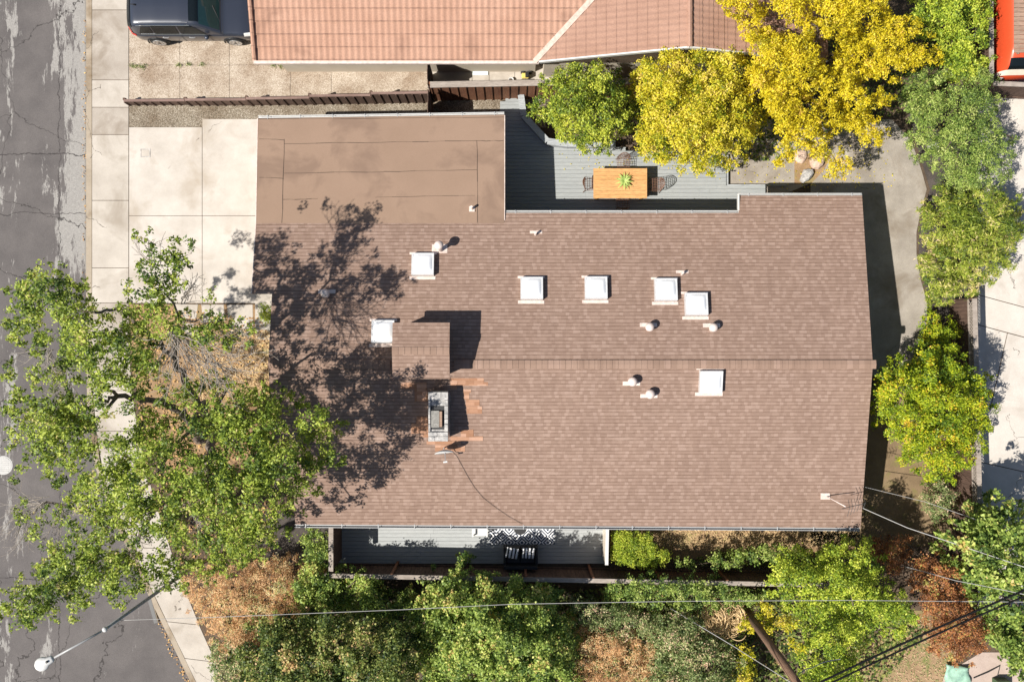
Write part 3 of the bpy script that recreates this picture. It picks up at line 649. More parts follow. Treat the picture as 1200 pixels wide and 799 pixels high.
# chimney
zc = 4.32
cA = P(503, 459, zc); cB = P(524, 516, zc); ch = MB()
ch.box(cA[0], cB[1], 3.2, cB[0], cA[1], zc-.06); chim = ch.build('chimney', M['stone'], house, bevel=.02)
sl_ = MB(); rr = random.Random(4); t_ = .14
xs_, xe_, ys_, ye_ = cA[0]-.03, cB[0]+.03, cB[1]-.03, cA[1]+.03
y = ys_
fl0, fl1 = P(0, 502, zc)[1], P(0, 477, zc)[1]
while y < ye_-.05:
    hgt = min(rr.uniform(.14, .30), ye_-y)
    if y < fl1+.06 and y+hgt > fl0-.06:
        sl_.box(xs_, y, zc-.07, xs_+.07, y+hgt-.012, zc+rr.uniform(0, .03)); sl_.box(xe_-.12, y, zc-.07, xe_, y+hgt-.012, zc+rr.uniform(0, .03))
    else:
        cut = rr.uniform(.3, .7)*(xe_-xs_)+xs_
        sl_.box(xs_, y, zc-.07, cut-.01, y+hgt-.012, zc+rr.uniform(0, .04)); sl_.box(cut, y, zc-.07, xe_, y+hgt-.012, zc+rr.uniform(0, .04))
    y += hgt
sl_.build('stone_cap', M['stone'], chim, bevel=.012)
fx = (xs_+xe_)/2
fw = MB(); fw.box(xs_+.08, fl0-.04, zc-.065, xe_-.13, fl1+.04, zc-.05); fw.build('flue', M['black'], chim)
ft = MB(); ft.box(xs_+.10, fl0+.04, zc-.04, xe_-.30, fl1-.12, zc+.03); ft.build('flue_cap', M['zinc'], chim); MB().box(xe_-.285, fl0+.06, zc-.04, xe_-.20, fl1-.14, zc+.06).build('flue_lining', M['slat'], chim)
MB().box(cB[0]+.012, cB[1]+.05, 3.3, cB[0]+.03, cA[1]-.05, zc-.08).build('flashing', M['alu'], chim)

# skylights and roof vents (parts of the house; each copied with its own pieces)
def dome_mesh(hw, z0, rise, n=8):
    mb = MB(); g = [[None]*(n+1) for _ in range(n+1)]
    vs_ = []
    for j in range(n+1):
        for i in range(n+1):
            u = -1+2*i/n; v = -1+2*j/n; vs_.append((u*hw, v*hw, z0+rise*math.sqrt(max(0, (1-abs(u)**3.2)*(1-abs(v)**3.2)))))
    fs = [(j*(n+1)+i, j*(n+1)+i+1, (j+1)*(n+1)+i+1, (j+1)*(n+1)+i) for j in range(n) for i in range(n)]
    return mb.add(vs_, fs)
def place_on_roof(o, px, py, z=None):
    z0 = 3.5
    for _ in range(4): z0 = zr_(P(px, py, z0)[1])
    x, y = P(px, py, z0 if z is None else z); o.parent = house
    o.location = Vector((x, y, z0 if z is None else z))-ORG[house]
    o.rotation_euler = (math.atan(-.19 if y > RY else .19), 0, 0)
def skylight_proto():
    f = MB(); hw = .39
    for s in (-1, 1):
        f.box(-hw, s*hw-.03, -.05, hw, s*hw+.03, .13) if False else None
    f.box(-hw, -hw, -.05, hw, -hw+.05, .22); f.box(-hw, hw-.05, -.05, hw, hw, .22); f.box(-hw, -hw+.05, -.05, -hw+.05, hw-.05, .22); f.box(hw-.05, -hw+.05, -.05, hw, hw-.05, .22)
    o = f.build('skylight', M['frame']); ORG[o] = Vector((0, 0, 0))
    dome_mesh(hw-.045, .20, .11).build('dome', M['acrylic'], o, smooth=True)
    return o
def flashbars(o, north):
    MB().box(-.49, .395, -.02, .46, .48, .02).build('flashing', M['flash'], o)
    (MB().box(-.48, -.52, -.02, .44, -.41, .02) if north else MB().box(-.50, -.54, -.02, .46, -.41, .02)).build('flashing', M['flash'], o)
skp = skylight_proto(); flashbars(skp, True)
for i, (px, py) in enumerate(((496, 311), (623, 339), (698, 338.5), (779.5, 340.5), (815, 357.5), (449.5, 389.5), (832, 446))):
    o = skp if i == 0 else copy_tree(skp)
    place_on_roof(o, px, py)
    if py > 440:
        for c in list(o.children):
            if c.name.startswith('flashing'): bpy.data.objects.remove(c)
        flashbars(o, False)
def vent_proto(r, h, north, cap=True):
    b = MB().lathe([(r*.62, -.05), (r*.62, h*.6), (r*.62, h*.62)], n=16); o = b.build('roof_vent', M['vent'], smooth=False); ORG[o] = Vector((0, 0, 0))
    MB().lathe([(r*.98, h*.58), (r, h*.66), (r*.93, h*.80), (r*.6, h*.94), (r*.2, h), (.01, h)], n=20).build('vent_cap', M['vent'], o, smooth=True)
    s = 1 if north else -1
    MB().box(-.30, min(s*.06, s*.20), -.02, .30, max(s*.06, s*.20), .014).build('flashing', M['flash'], o)
    return o
vn = vent_proto(.155, .42, True); vs2 = vent_proto(.165, .42, False)
for i, (px, py) in enumerate(((760, 385), (834, 385.5), (383, 346))): place_on_roof(vn if i == 0 else copy_tree(vn), px, py)
for i, (px, py) in enumerate(((740, 445), (760.5, 459.5))): place_on_roof(vs2 if i == 0 else copy_tree(vs2), px, py)
def pipe_proto(r, h, cap, plate):
    o = MB().lathe([(r, -.05), (r, h), (r*.8, h+.005)], n=12).build('vent_pipe', M['vent']); ORG[o] = Vector((0, 0, 0))
    if cap: MB().lathe([(r*2.0, h-.12), (r*2.2, h-.06), (r*1.6, h+.02), (.02, h+.06)], n=16).build('vent_cap', M['vent'], o, smooth=True)
    MB().box(*plate).build('flashing', M['flash'], o)
    return o
p1 = pipe_proto(.045, .24, False, (-.20, .04, -.02, .24, .14, .012)); place_on_roof(p1, 627.5, 275)
p2 = copy_tree(p1); place_on_roof(p2, 799, 321.5)
p3 = pipe_proto(.075, .70, True, (-.30, -.10, -.02, .25, .22, .012)); place_on_roof(p3, 516, 293.5)
p4 = pipe_proto(.045, .26, False, (-.1, -.1, -.02, .1, .1, .012)); place_on_roof(p4, 553, 245, 2.87)
# doors and windows under the eaves
gd = MB().box(-8.98, 2.6, 0, -8.9, 7.2, 2.2); gdo = gd.build('garage_door', M['cream'], house)
for k in range(4): MB().box(-9.0, 2.65, .08+k*.54, -8.975, 7.15, .54+k*.54).build('door_panel', M['cream'], gdo)
def window(x0, y0, x1, y1, z0, z1, axis):
    f = MB().box(x0, y0, z0, x1, y1, z1).build('window', M['white'], house)
    if axis == 'y':
        s = 1 if y0 > 0 else -1; yy = (y1 if s > 0 else y0); MB().box(x0+.06, min(yy, yy+s*.012), z0+.06, x1-.06, max(yy, yy+s*.012), z1-.06).build('pane', M['glass'], f)
    else: MB().box(x1, y0+.06, z0+.06, x1+.012, y1-.06, z1-.06).build('pane', M['glass'], f)
for a in ((.4, 2.9), (4.0, 7.2)): window(a[0], 3.98, a[1], 4.06, .25, 2.2, 'y')
for a in ((-3, -1.2), (-.4, 1.6), (5, 6.6), (9, 10.6)): window(a[0], -6.16, a[1], -6.08, .9 if a[0] > 4 else .2, 2.1, 'y')
for a in ((-4.5, -3), (0, 1.6), (2.6, 4)): window(11.98, a[0], 12.05, a[1], .9, 2.0, 'x')

# ------------------------------------------------------------------ the tiled house to the north
nh = thing('tiled_house', 'neighbouring house with salmon barrel tile roof along the top edge', 'house', (1, 12, 0))
SN = .289; EY = 10.05; EX = -9.27
nw = MB(); nw.box(EX+.5, EY+.45, -.1, .9, 18.5, 2.5); nw.box(1.2, EY+.25, -.1, 10.6, 18.4, 2.5)
nw.prism([(1.2, EY+.25), (10.6, EY+.25), (6.05, EY+.25), (6.05, EY+.4), (10.6, EY+.4), (1.2, EY+.4)][0:0] or [(1.2, EY+.25), (6.05, EY+.25), (10.6, EY+.25), (10.6, EY+.4), (6.05, EY+.4), (1.2, EY+.4)], 2.4, [2.55, 3.95, 2.6, 2.6, 3.95, 2.55])
nw.build('wall', M['wall2'], nh)
def tiles(mb, org, U, Vv, Ln, W, per=.222, course=.43, amp=.019, keep=None, seg=5):
    org = Vector(org); U = Vector(U); Vv = Vector(Vv); Nn = U.cross(Vv).normalized()
    if Nn.z < 0: Nn = -Nn
    nu = int(Ln/per)*seg; nv = int(W/course)
    for j in range(nv):
        base = len(mb.v); jr = random.Random(j)
        for e, (vv, lift) in enumerate(((j*course-.01, .030), ((j+1)*course, .004))):
            for i in range(nu+1):
                u = i*per/seg; ph = (i % seg)/seg
                h = amp*max(0, math.sin(math.pi*min(1, ph/.72))) if ph < .72 else 0
                mb.v.append(tuple(org+U*u+Vv*vv+Nn*(h+lift)))
        for i in range(nu):
            c = org+U*((i+.5)*per/seg)+Vv*((j+.5)*course)
            if keep is None or keep(c): mb.f.append((base+i, base+i+1, base+nu+1+i+1, base+nu+1+i))
s1 = Vector((0, 1, SN)).normalized()
vx0, vy0 = .86, EY
def left_of_valley(c): return c.x-vx0 < (c.y-vy0)*1.0+.02
tm = MB(); tiles(tm, (EX+.1, EY, 2.70), (1, 0, 0), s1, 18, 5.6, keep=left_of_valley); tm.build('roof', M['tile'], nh)
MB().prism([(EX, EY+.02), (vx0, EY+.02), (vx0+5.2, EY+5.22), (vx0+5.2, EY+5.4), (EX, EY+5.4)], 2.5, [2.66, 2.66, 2.66+5.2*SN, 2.66+5.38*SN, 2.66+5.38*SN]).build('roof_deck', M['soil'], nh)
s2 = Vector((1, 0, SN)).normalized(); s3 = Vector((-1, 0, SN)).normalized()
tw = MB(); tiles(tw, (vx0, EY-.02, 2.70), (0, 1, 0), s2, 7.5, 5.42, course=.36, amp=.022, keep=lambda c: c.x-vx0 > (c.y-vy0)-.02); tw.build('roof', M['tile2'], nh)
te = MB(); tiles(te, (11.3, EY-.02, 2.70), (0, 1, 0), s3, 7.5, 5.43, course=.4169, amp=.022); te.build('roof', M['tile2'], nh)
MB().prism([(vx0, EY+.0), (6.05, EY), (6.05, EY+7.4), (vx0+5.19, EY+5.3)], 2.45, [2.66, 4.15, 4.15, 4.15]).build('roof_deck', M['soil'], nh)
MB().prism([(6.06, EY+.0), (11.3, EY), (11.3, EY+7.4), (6.06, EY+7.4)], 2.45, [4.15, 2.66, 2.66, 4.15]).build('roof_deck', M['soil'], nh)
va = Vector((vx0-.05, vy0-.05, 2.755)); vb = Vector((vx0+5.1, vy0+5.1, 2.755+5.1*SN))
MB().bar(va, vb, .19, .02).build('valley_flashing', M['valley'], nh)
rg = MB()
for i in range(19): rg.tube([(6.05, EY-.05+i*.4, 4.25), (6.05, EY+.37+i*.4, 4.27)], [.10, .085], 8)
rg.build('ridge_tile', M['tile2'], nh)
rk = MB()
for i in range(14): rk.tube([(EX+.06, EY-.02+i*.4, 2.76+i*.4*SN), (EX+.06, EY+.4+i*.4, 2.79+(i*.4+.4)*SN)], [.09, .075], 8)
rk.build('rake_tile', M['tile'], nh)
g = MB(); g.bar((EX, EY-.06, 2.66), (vx0+.1, EY-.06, 2.66), .11, .10); g.build('gutter', M['flash'], nh)
b_ = MB(); b_.bar((vx0+.12, EY-.06, 2.70), (6.05, EY-.06, 4.20), .05, .16); b_.bar((6.05, EY-.06, 4.20), (11.3, EY-.06, 2.69), .05, .16); b_.build('barge_board', M['white'], nh)

# ------------------------------------------------------------------ decks
def planks(mb, poly, z0, z1, bw, gap, y_axis=True):
    ys = [p[1] for p in poly]; y = min(ys)
    while y < max(ys):
        ym_ = y+bw/2; X = []
        for i in range(len(poly)):
            a, b = poly[i], poly[(i+1) % len(poly)]
            if (a[1] > ym_) != (b[1] > ym_): X.append(a[0]+(b[0]-a[0])*(ym_-a[1])/(b[1]-a[1]))
        X.sort()
        for i in range(0, len(X)-1, 2):
            x = X[i]; rr = random.Random(int(y*1000))
            while x < X[i+1]-.01:
                e = min(X[i+1], x+rr.uniform(3.0, 4.8)); e = X[i+1] if X[i+1]-e < .4 else e
                mb.box(x, y, z0, e-.004, y+bw-gap, z1+rr.uniform(-.002, .002)); x = e
        y += bw
dk = thing('deck', 'grey board deck between the house and the yellow trees', 'deck', (3, 6, 0))
dpoly = [P(*p, .16) for p in ((586, 118), (609, 113), (613, 138), (640, 167), (660, 170), (851, 182), (851, 216.5), (897, 216.5), (897, 275), (586, 275))]
d = MB(); planks(d, dpoly, .10, .16, .148, .009); d.build('boards', M['deck'], dk)
for a, b in (((852, 182), (852, 217)), ((852, 217.5), (921, 217.5))): MB().bar(P3(*a, .09), P3(*b, .09), .05, .2).build('edge_board', M['deck_rail'], dk)
MB().prism([(p[0]*.999, p[1]*.999) for p in dpoly], -.1, .05).build('deck_underlay', M['black'], dk)  # solid black slab below the boards, dark through their gaps
lw = thing('bench_wall', 'low angled grey bench wall at the corner of the deck', 'low wall', P3(625, 150))
b = MB(); pts = [P3(610, 112, .30), P3(613.5, 138, .30), P3(641, 168, .30), P3(665, 171, .30), P3(720, 171, .30)]
for i in range(len(pts)-1): b.bar(pts[i], pts[i+1], .16, .58)
b.build('panel', M['deck_rail'], lw)
b = MB()
for i in range(len(pts)-1): b.bar(pts[i]+Vector((0, 0, .315+.004*i)), pts[i+1]+Vector((0, 0, .315+.004*i)), .24, .035)
b.build('cap', M['deck_rail'], lw)
d2 = thing('deck', 'shaded grey board deck between the south eave and the wooden fence', 'deck', (-2, -7.5, 0))
sp2 = [P(*p, .12) for p in ((396, 590), (708, 590), (708, 660), (396, 660))]
d = MB(); planks(d, sp2, .06, .12, .146, .009); d.build('boards', M['deck2'], d2)
MB().prism(sp2, -.1, .04).build('deck_underlay', M['black'], d2)  # same black slab under the south deck boards

# ------------------------------------------------------------------ fences, gates
def fence(name, label, cat, segs, mat, bw=.145, gap=.012, depth=.02, cap=None, alt=.0, post_every=2.4, lattice=0.0, capw=.12, side=1, battens=0, rail=True, post_mat=None):
    a0 = Vector((*segs[0][0], 0)); root = thing(name, label, cat, ((segs[0][0][0]+segs[-1][1][0])/2, (segs[0][0][1]+segs[-1][1][1])/2, 0))
    bd, rl, cp, lt = MB(), MB(), MB(), MB(); rr = random.Random(len(label))
    for (p, q, h) in segs:
        A = Vector((*p, 0)); B = Vector((*q, 0)); d = (B-A); Ln = d.length; d.normalize(); nrm = Vector((-d.y, d.x, 0))*side
        n = int(Ln/bw)
        for i in range(n):
            s = (i+.5)*Ln/n; off = alt*(i % 2)+rr.uniform(-.003, .003); c = A+d*s+nrm*off
            t = h-lattice-(.02 if cap else 0)+rr.uniform(-.012, .012)*(0 if cap else 1)
            bd.bar(c+Vector((0, 0, .02)), c+Vector((0, 0, t)), Ln/n-gap, depth, up=nrm)
        if battens:
            for i in range(n+1):
                c = A+d*(i*Ln/n)+nrm*(depth*.5+.014); bd.bar(c+Vector((0, 0, .02)), c+Vector((0, 0, h-.05)), .045, .028, up=nrm)
        if rail:
            for z in (.3, h-lattice-.2): rl.bar(A-nrm*.045+Vector((0, 0, z)), B-nrm*.045+Vector((0, 0, z)), .04, .09)
        np_ = max(1, round(Ln/post_every))
        for i in range(np_+1):
            c = A+d*(Ln*i/np_)-nrm*(.10); MB().bar(c+Vector((0, 0, -.1)), c+Vector((0, 0, h-.01)), .09, .09, up=nrm).build('post', post_mat or mat, root)
        if lattice:
            z0 = h-lattice; st = .13; k = -lattice
            while k < Ln:
                for sg in (0, 1):
                    a, b2 = (k, k+lattice) if sg == 0 else (k+lattice, k)
                    za, zb = z0, h-.02
                    aa, bb = a, b2
                    if min(aa, bb) >= 0 and max(aa, bb) <= Ln: lt.bar(A+d*aa+Vector((0, 0, za))+nrm*.008*sg, A+d*bb+Vector((0, 0, zb))+nrm*.008*sg, .035, .008, up=nrm)
                k += st
            lt.bar(A+Vector((0, 0, z0)), B+Vector((0, 0, z0)), .05, .04)
        if cap:
            cp.bar(A+Vector((0, 0, h))-nrm*.03, B+Vector((0, 0, h))-nrm*.03, capw, .035)
    bd.build('panel', mat, root)
    if rail: rl.build('rail', mat, root)
    if cap: cp.build('cap', cap, root)
    if lattice: lt.build('lattice', M['fence_grey'], root)
    return root
def bp(px, py, h): # ground position of a fence whose top shows at this pixel
    return P(px, py, h)
fence('boundary_fence', 'low stepped brown fence between the two driveways', 'fence',
      [(bp(145, 119, .55), bp(216, 118.5, .55), .55), (bp(216.5, 118, .7), bp(288, 117.5, .7), .7), (bp(288.5, 116.5, .85), bp(362, 115.5, .85), .85), (bp(362.5, 113.5, 1.05), bp(434, 112.5, 1.05), 1.05), (bp(434.5, 110.5, 1.25), bp(502, 109.5, 1.25), 1.25)],
      M['fence_brown'], .30, .012, .02, M['rail_brown'], side=-1, battens=1, post_every=2.4, capw=.09)
fence('boundary_fence', 'tall redwood plank fence behind the deck, below the tiled roof', 'fence', [(bp(504, 100.5, 1.95), bp(760, 96, 1.95), 1.95)], M['fence_red'], .31, .012, .02, M['fence_grey'], side=-1, battens=1, capw=.22)
def gate(label, p, q, h, seed):
    g = thing('gate', label, 'gate', ((p[0]+q[0])/2, (p[1]+q[1])/2, 0)); A = Vector((*p, 0)); B = Vector((*q, 0)); d = (B-A).normalized(); n = int((B-A).length/.14); m = MB(); rr = random.Random(seed)
    for i in range(n):
        c = A.lerp(B, (i+.5)/n); t = h+rr.uniform(-.07, .07)+.12*math.sin(math.pi*(i+.5)/n); m.bar(c, c+Vector((0, 0, t)), (B-A).length/n-.001, .02, up=(1, 0, 0))
    m.build('panel', M['fence_brown'], g); f = MB()
    for z in (.35, 1.5): f.bar(A+Vector((-.03, 0, z)), B+Vector((-.03, 0, z)), .04, .1)
    f.bar(A+Vector((-.03, 0, .4)), B+Vector((-.03, 0, 1.45)), .03, .09, up=(1, 0, 0)); f.build('frame', M['fence_grey'], g)
    MB().box(A.x-.07, A.y+.12, 1.0, A.x-.045, A.y+.2, 1.1).build('latch', M['dark_metal'], g)
gx = P(501, 0, 2.0)[0]
gate('picket gate closing the side path against the tiled house', (gx, bp(0, 100, 2)[1]+.05), (gx, 10.4), 2.0, 1)
gate('picket gate between the plank fence and the garage', (gx+.02, 7.7), (gx+.02, bp(0, 101, 2)[1]-.12), 2.0, 2)
fence('garden_fence', 'dark wooden fence along the south deck, topped by a weathered cap', 'fence', [(bp(380, 675, 1.9), bp(1010, 687, 1.9), 1.9)], M['fence_brown'], .145, .008, .02, M['fence_grey'], side=-1, post_mat=M['fence_red'], capw=.16)
fence('lattice_fence', 'brown fence with a lattice top beside the pale concrete patio', 'fence', [(bp(1141, 350, 1.75), bp(1149, 668, 1.75), 1.75)], M['fence_brown'], .145, .008, .02, M['fence_grey'], side=-1, lattice=.38, capw=.18)
fence('garden_fence', 'grey topped fence between the green shrubs and the orange van', 'fence', [(bp(1160, -60, 1.8), bp(1161, 96, 1.8), 1.8)], M['fence_brown'], .145, .008, .02, M['fence_grey'], side=-1, capw=.17)
fence('garden_fence', 'short brown fence in front of the orange van', 'fence', [(bp(1164, 97, 1.8), bp(1260, 101, 1.8), 1.8)], M['fence_brown'], .145, .008, .02, M['fence_grey'], side=1, capw=.17)
# screens at the ends of the south deck
s_ = thing('privacy_screen', 'tall lattice topped screen at the west end of the south deck', 'screen', P3(396, 640))
a = Vector((*P(388, 612, 1.95), 0)); b = Vector((*P(388, 669, 1.95), 0)); m = MB(); m.bar(a+Vector((0, 0, .8)), b+Vector((0, 0, .8)), .05, 1.55); m.build('panel', M['fence_brown'], s_)
m = MB(); Ln = (b-a).length; k = 0.0
while k < Ln-.36:
    for sg in (0, 1):
        y0, y1 = (a.y-k, a.y-k-.36) if sg == 0 else (a.y-k-.36, a.y-k); m.bar((a.x+.008*sg, y0, 1.58), (a.x+.008*sg, y1, 1.93), .04, .008, up=(1, 0, 0))
    k += .11
m.build('lattice', M['fence_grey'], s_)
MB().bar(a+Vector((0, 0, 1.96)), b+Vector((0, 0, 1.96)), .17, .06).build('cap', M['fence_grey'], s_)
s_ = thing('privacy_screen', 'slim white partition at the east end of the south deck', 'screen', P3(709, 640))
a = Vector((*P(712, 614, 1.5), 0)); b = Vector((*P(711, 662, 1.5), 0)); m = MB(); m.bar(a+Vector((0, 0, .7)), b+Vector((0, 0, .7)), .05, 1.45); m.build('panel', M['cream'], s_)
MB().bar(a+Vector((0, 0, 1.45)), b+Vector((0, 0, 1.45)), .12, .05).build('cap', M['white'], s_)
MB().bar(a+Vector((0, -.02, 0)), a+Vector((0, -.02, 1.42)), .1, .1).build('post', M['cream'], s_)

# ------------------------------------------------------------------ vehicles
class Loft:
    def __init__(s, st): s.x = np.array([q[0] for q in st], float); s.p = np.array([q[1] for q in st], float)   # p: n,K,2 (y,z)
    def at(s, x, k):      # k float along the section
        K = s.p.shape[1]; i = int(np.clip(np.searchsorted(s.x, x)-1, 0, len(s.x)-2)); f = (x-s.x[i])/(s.x[i+1]-s.x[i]); f = min(max(f, 0), 1)
        def pk(j): return s.p[i][j]*(1-f)+s.p[i+1][j]*f
        j = int(min(max(k, 0), K-1.0001)); g = k-j
        p0, p1, p2, p3 = pk(max(j-1, 0)), pk(j), pk(j+1), pk(min(j+2, K-1))
        q = .5*((2*p1)+(-p0+p2)*g+(2*p0-5*p1+4*p2-p3)*g*g+(-p0+3*p1-3*p2+p3)*g**3)
        return np.array([x, q[0], q[1]])
    def grid(s, x0, x1, k0, k1, nx, nk, side=1, off=0.0, xf=None):
        xs = np.linspace(x0, x1, nx+1); ks = np.linspace(k0, k1, nk+1); V = np.array([[s.at(xf(x, k) if xf else x, k) for k in ks] for x in xs])
        if off:
            dx = np.gradient(V, axis=0); dk = np.gradient(V, axis=1); n = np.cross(dx.reshape(-1, 3), dk.reshape(-1, 3)); n /= np.maximum(np.linalg.norm(n, axis=1, keepdims=True), 1e-9)
            n = n.reshape(V.shape); sg = np.sign(n[..., 1:2]*.5+n[..., 2:3]); n = n*np.where(sg == 0, 1, sg); V = V+n*off
        V = V.copy(); V[..., 1] *= side
        mb = MB(); vs_ = V.reshape(-1, 3); fs = []
        for i in range(nx):
            for j in range(nk):
                a = i*(nk+1)+j; q = (a, a+nk+1, a+nk+2, a+1); fs.append(q if side > 0 else q[::-1])
        return mb.add([tuple(v) for v in vs_], fs)
    def body(s, nx, nk):
        K = s.p.shape[1]-1; xs = np.linspace(s.x[0], s.x[-1], nx+1); mb = MB(); rows = []
        ks = np.linspace(0, K, nk+1)
        V = np.array([[s.at(x, k) for k in ks] for x in xs])
        for _ in range(2): V[1:-1] = V[1:-1]*.5+(V[:-2]+V[2:])*.25
        full = np.concatenate([V, (V*np.array([1, -1, 1]))[:, ::-1][:, 1:]], axis=1); w_ = full.shape[1]
        fs = [(i*w_+j, (i+1)*w_+j, (i+1)*w_+j+1, i*w_+j+1) for i in range(nx) for j in range(w_-1)]
        fs.append(tuple(range(w_))); fs.append(tuple(reversed(range(nx*w_, nx*w_+w_)))); fs += [(i*w_, i*w_+w_-1, (i+1)*w_+w_-1, (i+1)*w_) for i in range(nx)]
        return mb.add([tuple(v) for v in full.reshape(-1, 3)], fs)
def wheel(root, x, y, r, side, rimm):
    w_ = MB(); prof = [(r*.62, -.09), (r*.94, -.10), (r, -.06), (r, .06), (r*.94, .10), (r*.62, .09)]
    n = 24; vs_ = []; fs = []
    for (rad, yy) in prof:
        for k in range(n): t = 2*math.pi*k/n; vs_.append((x+rad*math.cos(t), y+yy, r+rad*math.sin(t)))
    for i in range(len(prof)-1):
        for k in range(n): fs.append((i*n+k, i*n+(k+1) % n, (i+1)*n+(k+1) % n, (i+1)*n+k))
    wh = w_.add(vs_, fs).build('wheel', M['rubber'], root, smooth=True)
    rm = MB(); yy = y+side*.10
    for k in range(7):
        t = 2*math.pi*k/7; rm.bar((x, yy, r), (x+r*.62*math.cos(t), yy, r+r*.62*math.sin(t)), .075, .03, up=(0, 1, 0))
    for k in range(20):
        t, t2 = 2*math.pi*k/20, 2*math.pi*(k+1)/20; rm.bar((x+r*.63*math.cos(t), yy, r+r*.63*math.sin(t)), (x+r*.63*math.cos(t2), yy, r+r*.63*math.sin(t2)), .06, .035, up=(0, 1, 0))
    rm.build('rim', rimm, wh)
SUV = Loft([
 (0.0, [(.52, .36), (.60, .46), (.64, .70), (.62, .92), (.60, 1.0), (.55, 1.05), (.48, 1.08), (.28, 1.10), (0, 1.11)]),
 (.10, [(.70, .30), (.79, .42), (.82, .68), (.80, .92), (.77, 1.0), (.70, 1.18), (.60, 1.32), (.36, 1.37), (0, 1.39)]),
 (.35, [(.80, .28), (.90, .42), (.92, .68), (.905, .93), (.865, 1.01), (.79, 1.33), (.70, 1.56), (.42, 1.62), (0, 1.64)]),
 (1.2, [(.80, .28), (.90, .42), (.925, .68), (.91, .93), (.87, 1.01), (.79, 1.35), (.70, 1.60), (.42, 1.665), (0, 1.69)]),
 (2.2, [(.80, .28), (.90, .42), (.925, .68), (.91, .93), (.87, 1.01), (.79, 1.35), (.70, 1.60), (.42, 1.665), (0, 1.69)]),
 (2.75, [(.80, .28), (.90, .42), (.925, .68), (.91, .93), (.87, 1.01), (.79, 1.33), (.69, 1.56), (.42, 1.63), (0, 1.655)]),
 (3.15, [(.80, .28), (.90, .42), (.92, .68), (.91, .92), (.87, 1.0), (.83, 1.17), (.75, 1.33), (.44, 1.39), (0, 1.41)]),
 (3.55, [(.80, .28), (.90, .42), (.92, .68), (.91, .91), (.88, .98), (.86, 1.02), (.80, 1.06), (.46, 1.09), (0, 1.10)]),
 (4.3, [(.80, .28), (.89, .42), (.91, .66), (.89, .86), (.86, .92), (.82, .955), (.72, .98), (.42, 1.02), (0, 1.03)]),
 (4.68, [(.78, .30), (.86, .40), (.87, .60), (.83, .78), (.79, .84), (.74, .87), (.64, .89), (.4, .92), (0, .93)]),
 (4.82, [(.60, .35), (.68, .45), (.70, .58), (.68, .70), (.64, .74), (.6, .76), (.5, .77), (.3, .78), (0, .78)])])
car = thing('parked_car', 'dark slate estate car parked at the top left beside the tiled roof', 'car', (-14.52, 12.46, .005), local=True)
body = SUV.body(60, 24).build('body', M['carpaint'], car, smooth=True)
def winx(x0, x1): return lambda x, k: x
for s in (-1, 1):
    for (x0, x1, a, b2) in ((.46, .98, 4.3, 5.6), (1.03, 1.95, 4.25, 5.75), (2.02, 2.98, 4.25, 5.7)):
        f = (lambda x, k, x0=x0: x-.42*max(0, (k-4.25))/1.45*max(0, (x-2.02))/.96) if x0 > 2 else ((lambda x, k: x+.16*(k-4.3)*max(0, 1-(x-.46)/.52)) if x0 < .9 else None)
        SUV.grid(x0, x1, a, b2, 8, 5, s, .012, f).build('side_window', M['carglass'], car, smooth=True)
    for k_ in (4.15, 5.85):
        pts = [Vector(SUV.at(x, k_))+Vector((0, .012, .006)) for x in np.linspace(.5, 2.95 if k_ < 5 else 2.5, 12)]
        MB().tube([(p.x, p.y*s, p.z) for p in pts], .012, 5).build('window_trim', M['chrome'], car)
    pts = [Vector(SUV.at(x, 6.25))+Vector((0, 0, .045)) for x in np.linspace(.6, 2.45, 10)]; pts[0].z -= .04; pts[-1].z -= .04
    MB().tube([(p.x, p.y*s, p.z) for p in pts], .014, 6).build('roof_rail', M['alu'], car)
    m = MB()
    for xx in (1.0, 2.0, 3.05):
        p = [Vector(SUV.at(xx, k))+Vector((0, .006, 0)) for k in np.linspace(.6, 4.1, 8)]; m.tube([(q.x, q.y*s, q.z) for q in p], .006, 4)
    m.build('door_seam', M['black'], body)
    for xx in (1.25, 2.25): MB().tube([(xx, s*.925, .86), (xx+.05, s*.945, .865), (xx+.17, s*.945, .865), (xx+.22, s*.925, .86)], .014, 6).build('door_handle', M['alu'], car)
    mr = MB(); mr.lathe([(.02, -.07), (.08, -.05), (.095, 0), (.08, .05), (.02, .07)], (2.98, s*1.0, 1.05), 12); mr.build('side_mirror', M['carpaint'], car, smooth=True)
    SUV.grid(.06, .28, 2.7, 3.9, 5, 6, s, .012).build('tail_light', M['redlamp'], car, smooth=True)
    SUV.grid(.06, .16, 4.0, 5.6, 3, 6, s, .012).build('tail_light', M['redlamp'], car, smooth=True)
    SUV.grid(4.34, 4.74, 3.0, 5.2, 6, 6, s, .012).build('headlight', M['lamp'], car, smooth=True)
    for xx in (.90, 3.84):
        wheel(car, xx, s*.85, .345, s, M['rim'])
        ar = MB(); ar.tube([(xx+.40*math.cos(t), s*.925, .345+.40*math.sin(t)) for t in np.linspace(-.1, math.pi+.1, 16)], .035, 6); ar.build('wheel_arch', M['black'], car)
    SUV.grid(.5, 4.5, 0, .9, 20, 2, s, .008).build('sill', M['black'], body, smooth=True)
for s in (-1, 1):
    SUV.grid(2.84, 3.48, 6.2, 8, 8, 8, s, .012).build('windscreen', M['wscreen'], car, smooth=True)
    SUV.grid(2.50, 2.82, 6.45, 8, 5, 8, s, .010).build('sunroof', M['carglass'], car, smooth=True)
    SUV.grid(.05, .30, 5.4, 8, 4, 8, s, .012).build('rear_window', M['carglass'], car, smooth=True)
    SUV.grid(3.50, 3.60, 5.6, 8, 2, 8, s, .012).build('cowl', M['black'], car, smooth=True)
for s in (-.45, .25): MB().bar((3.5, s, 1.13), (3.28, s+.55, 1.33), .02, .015).build('wiper', M['black'], car)
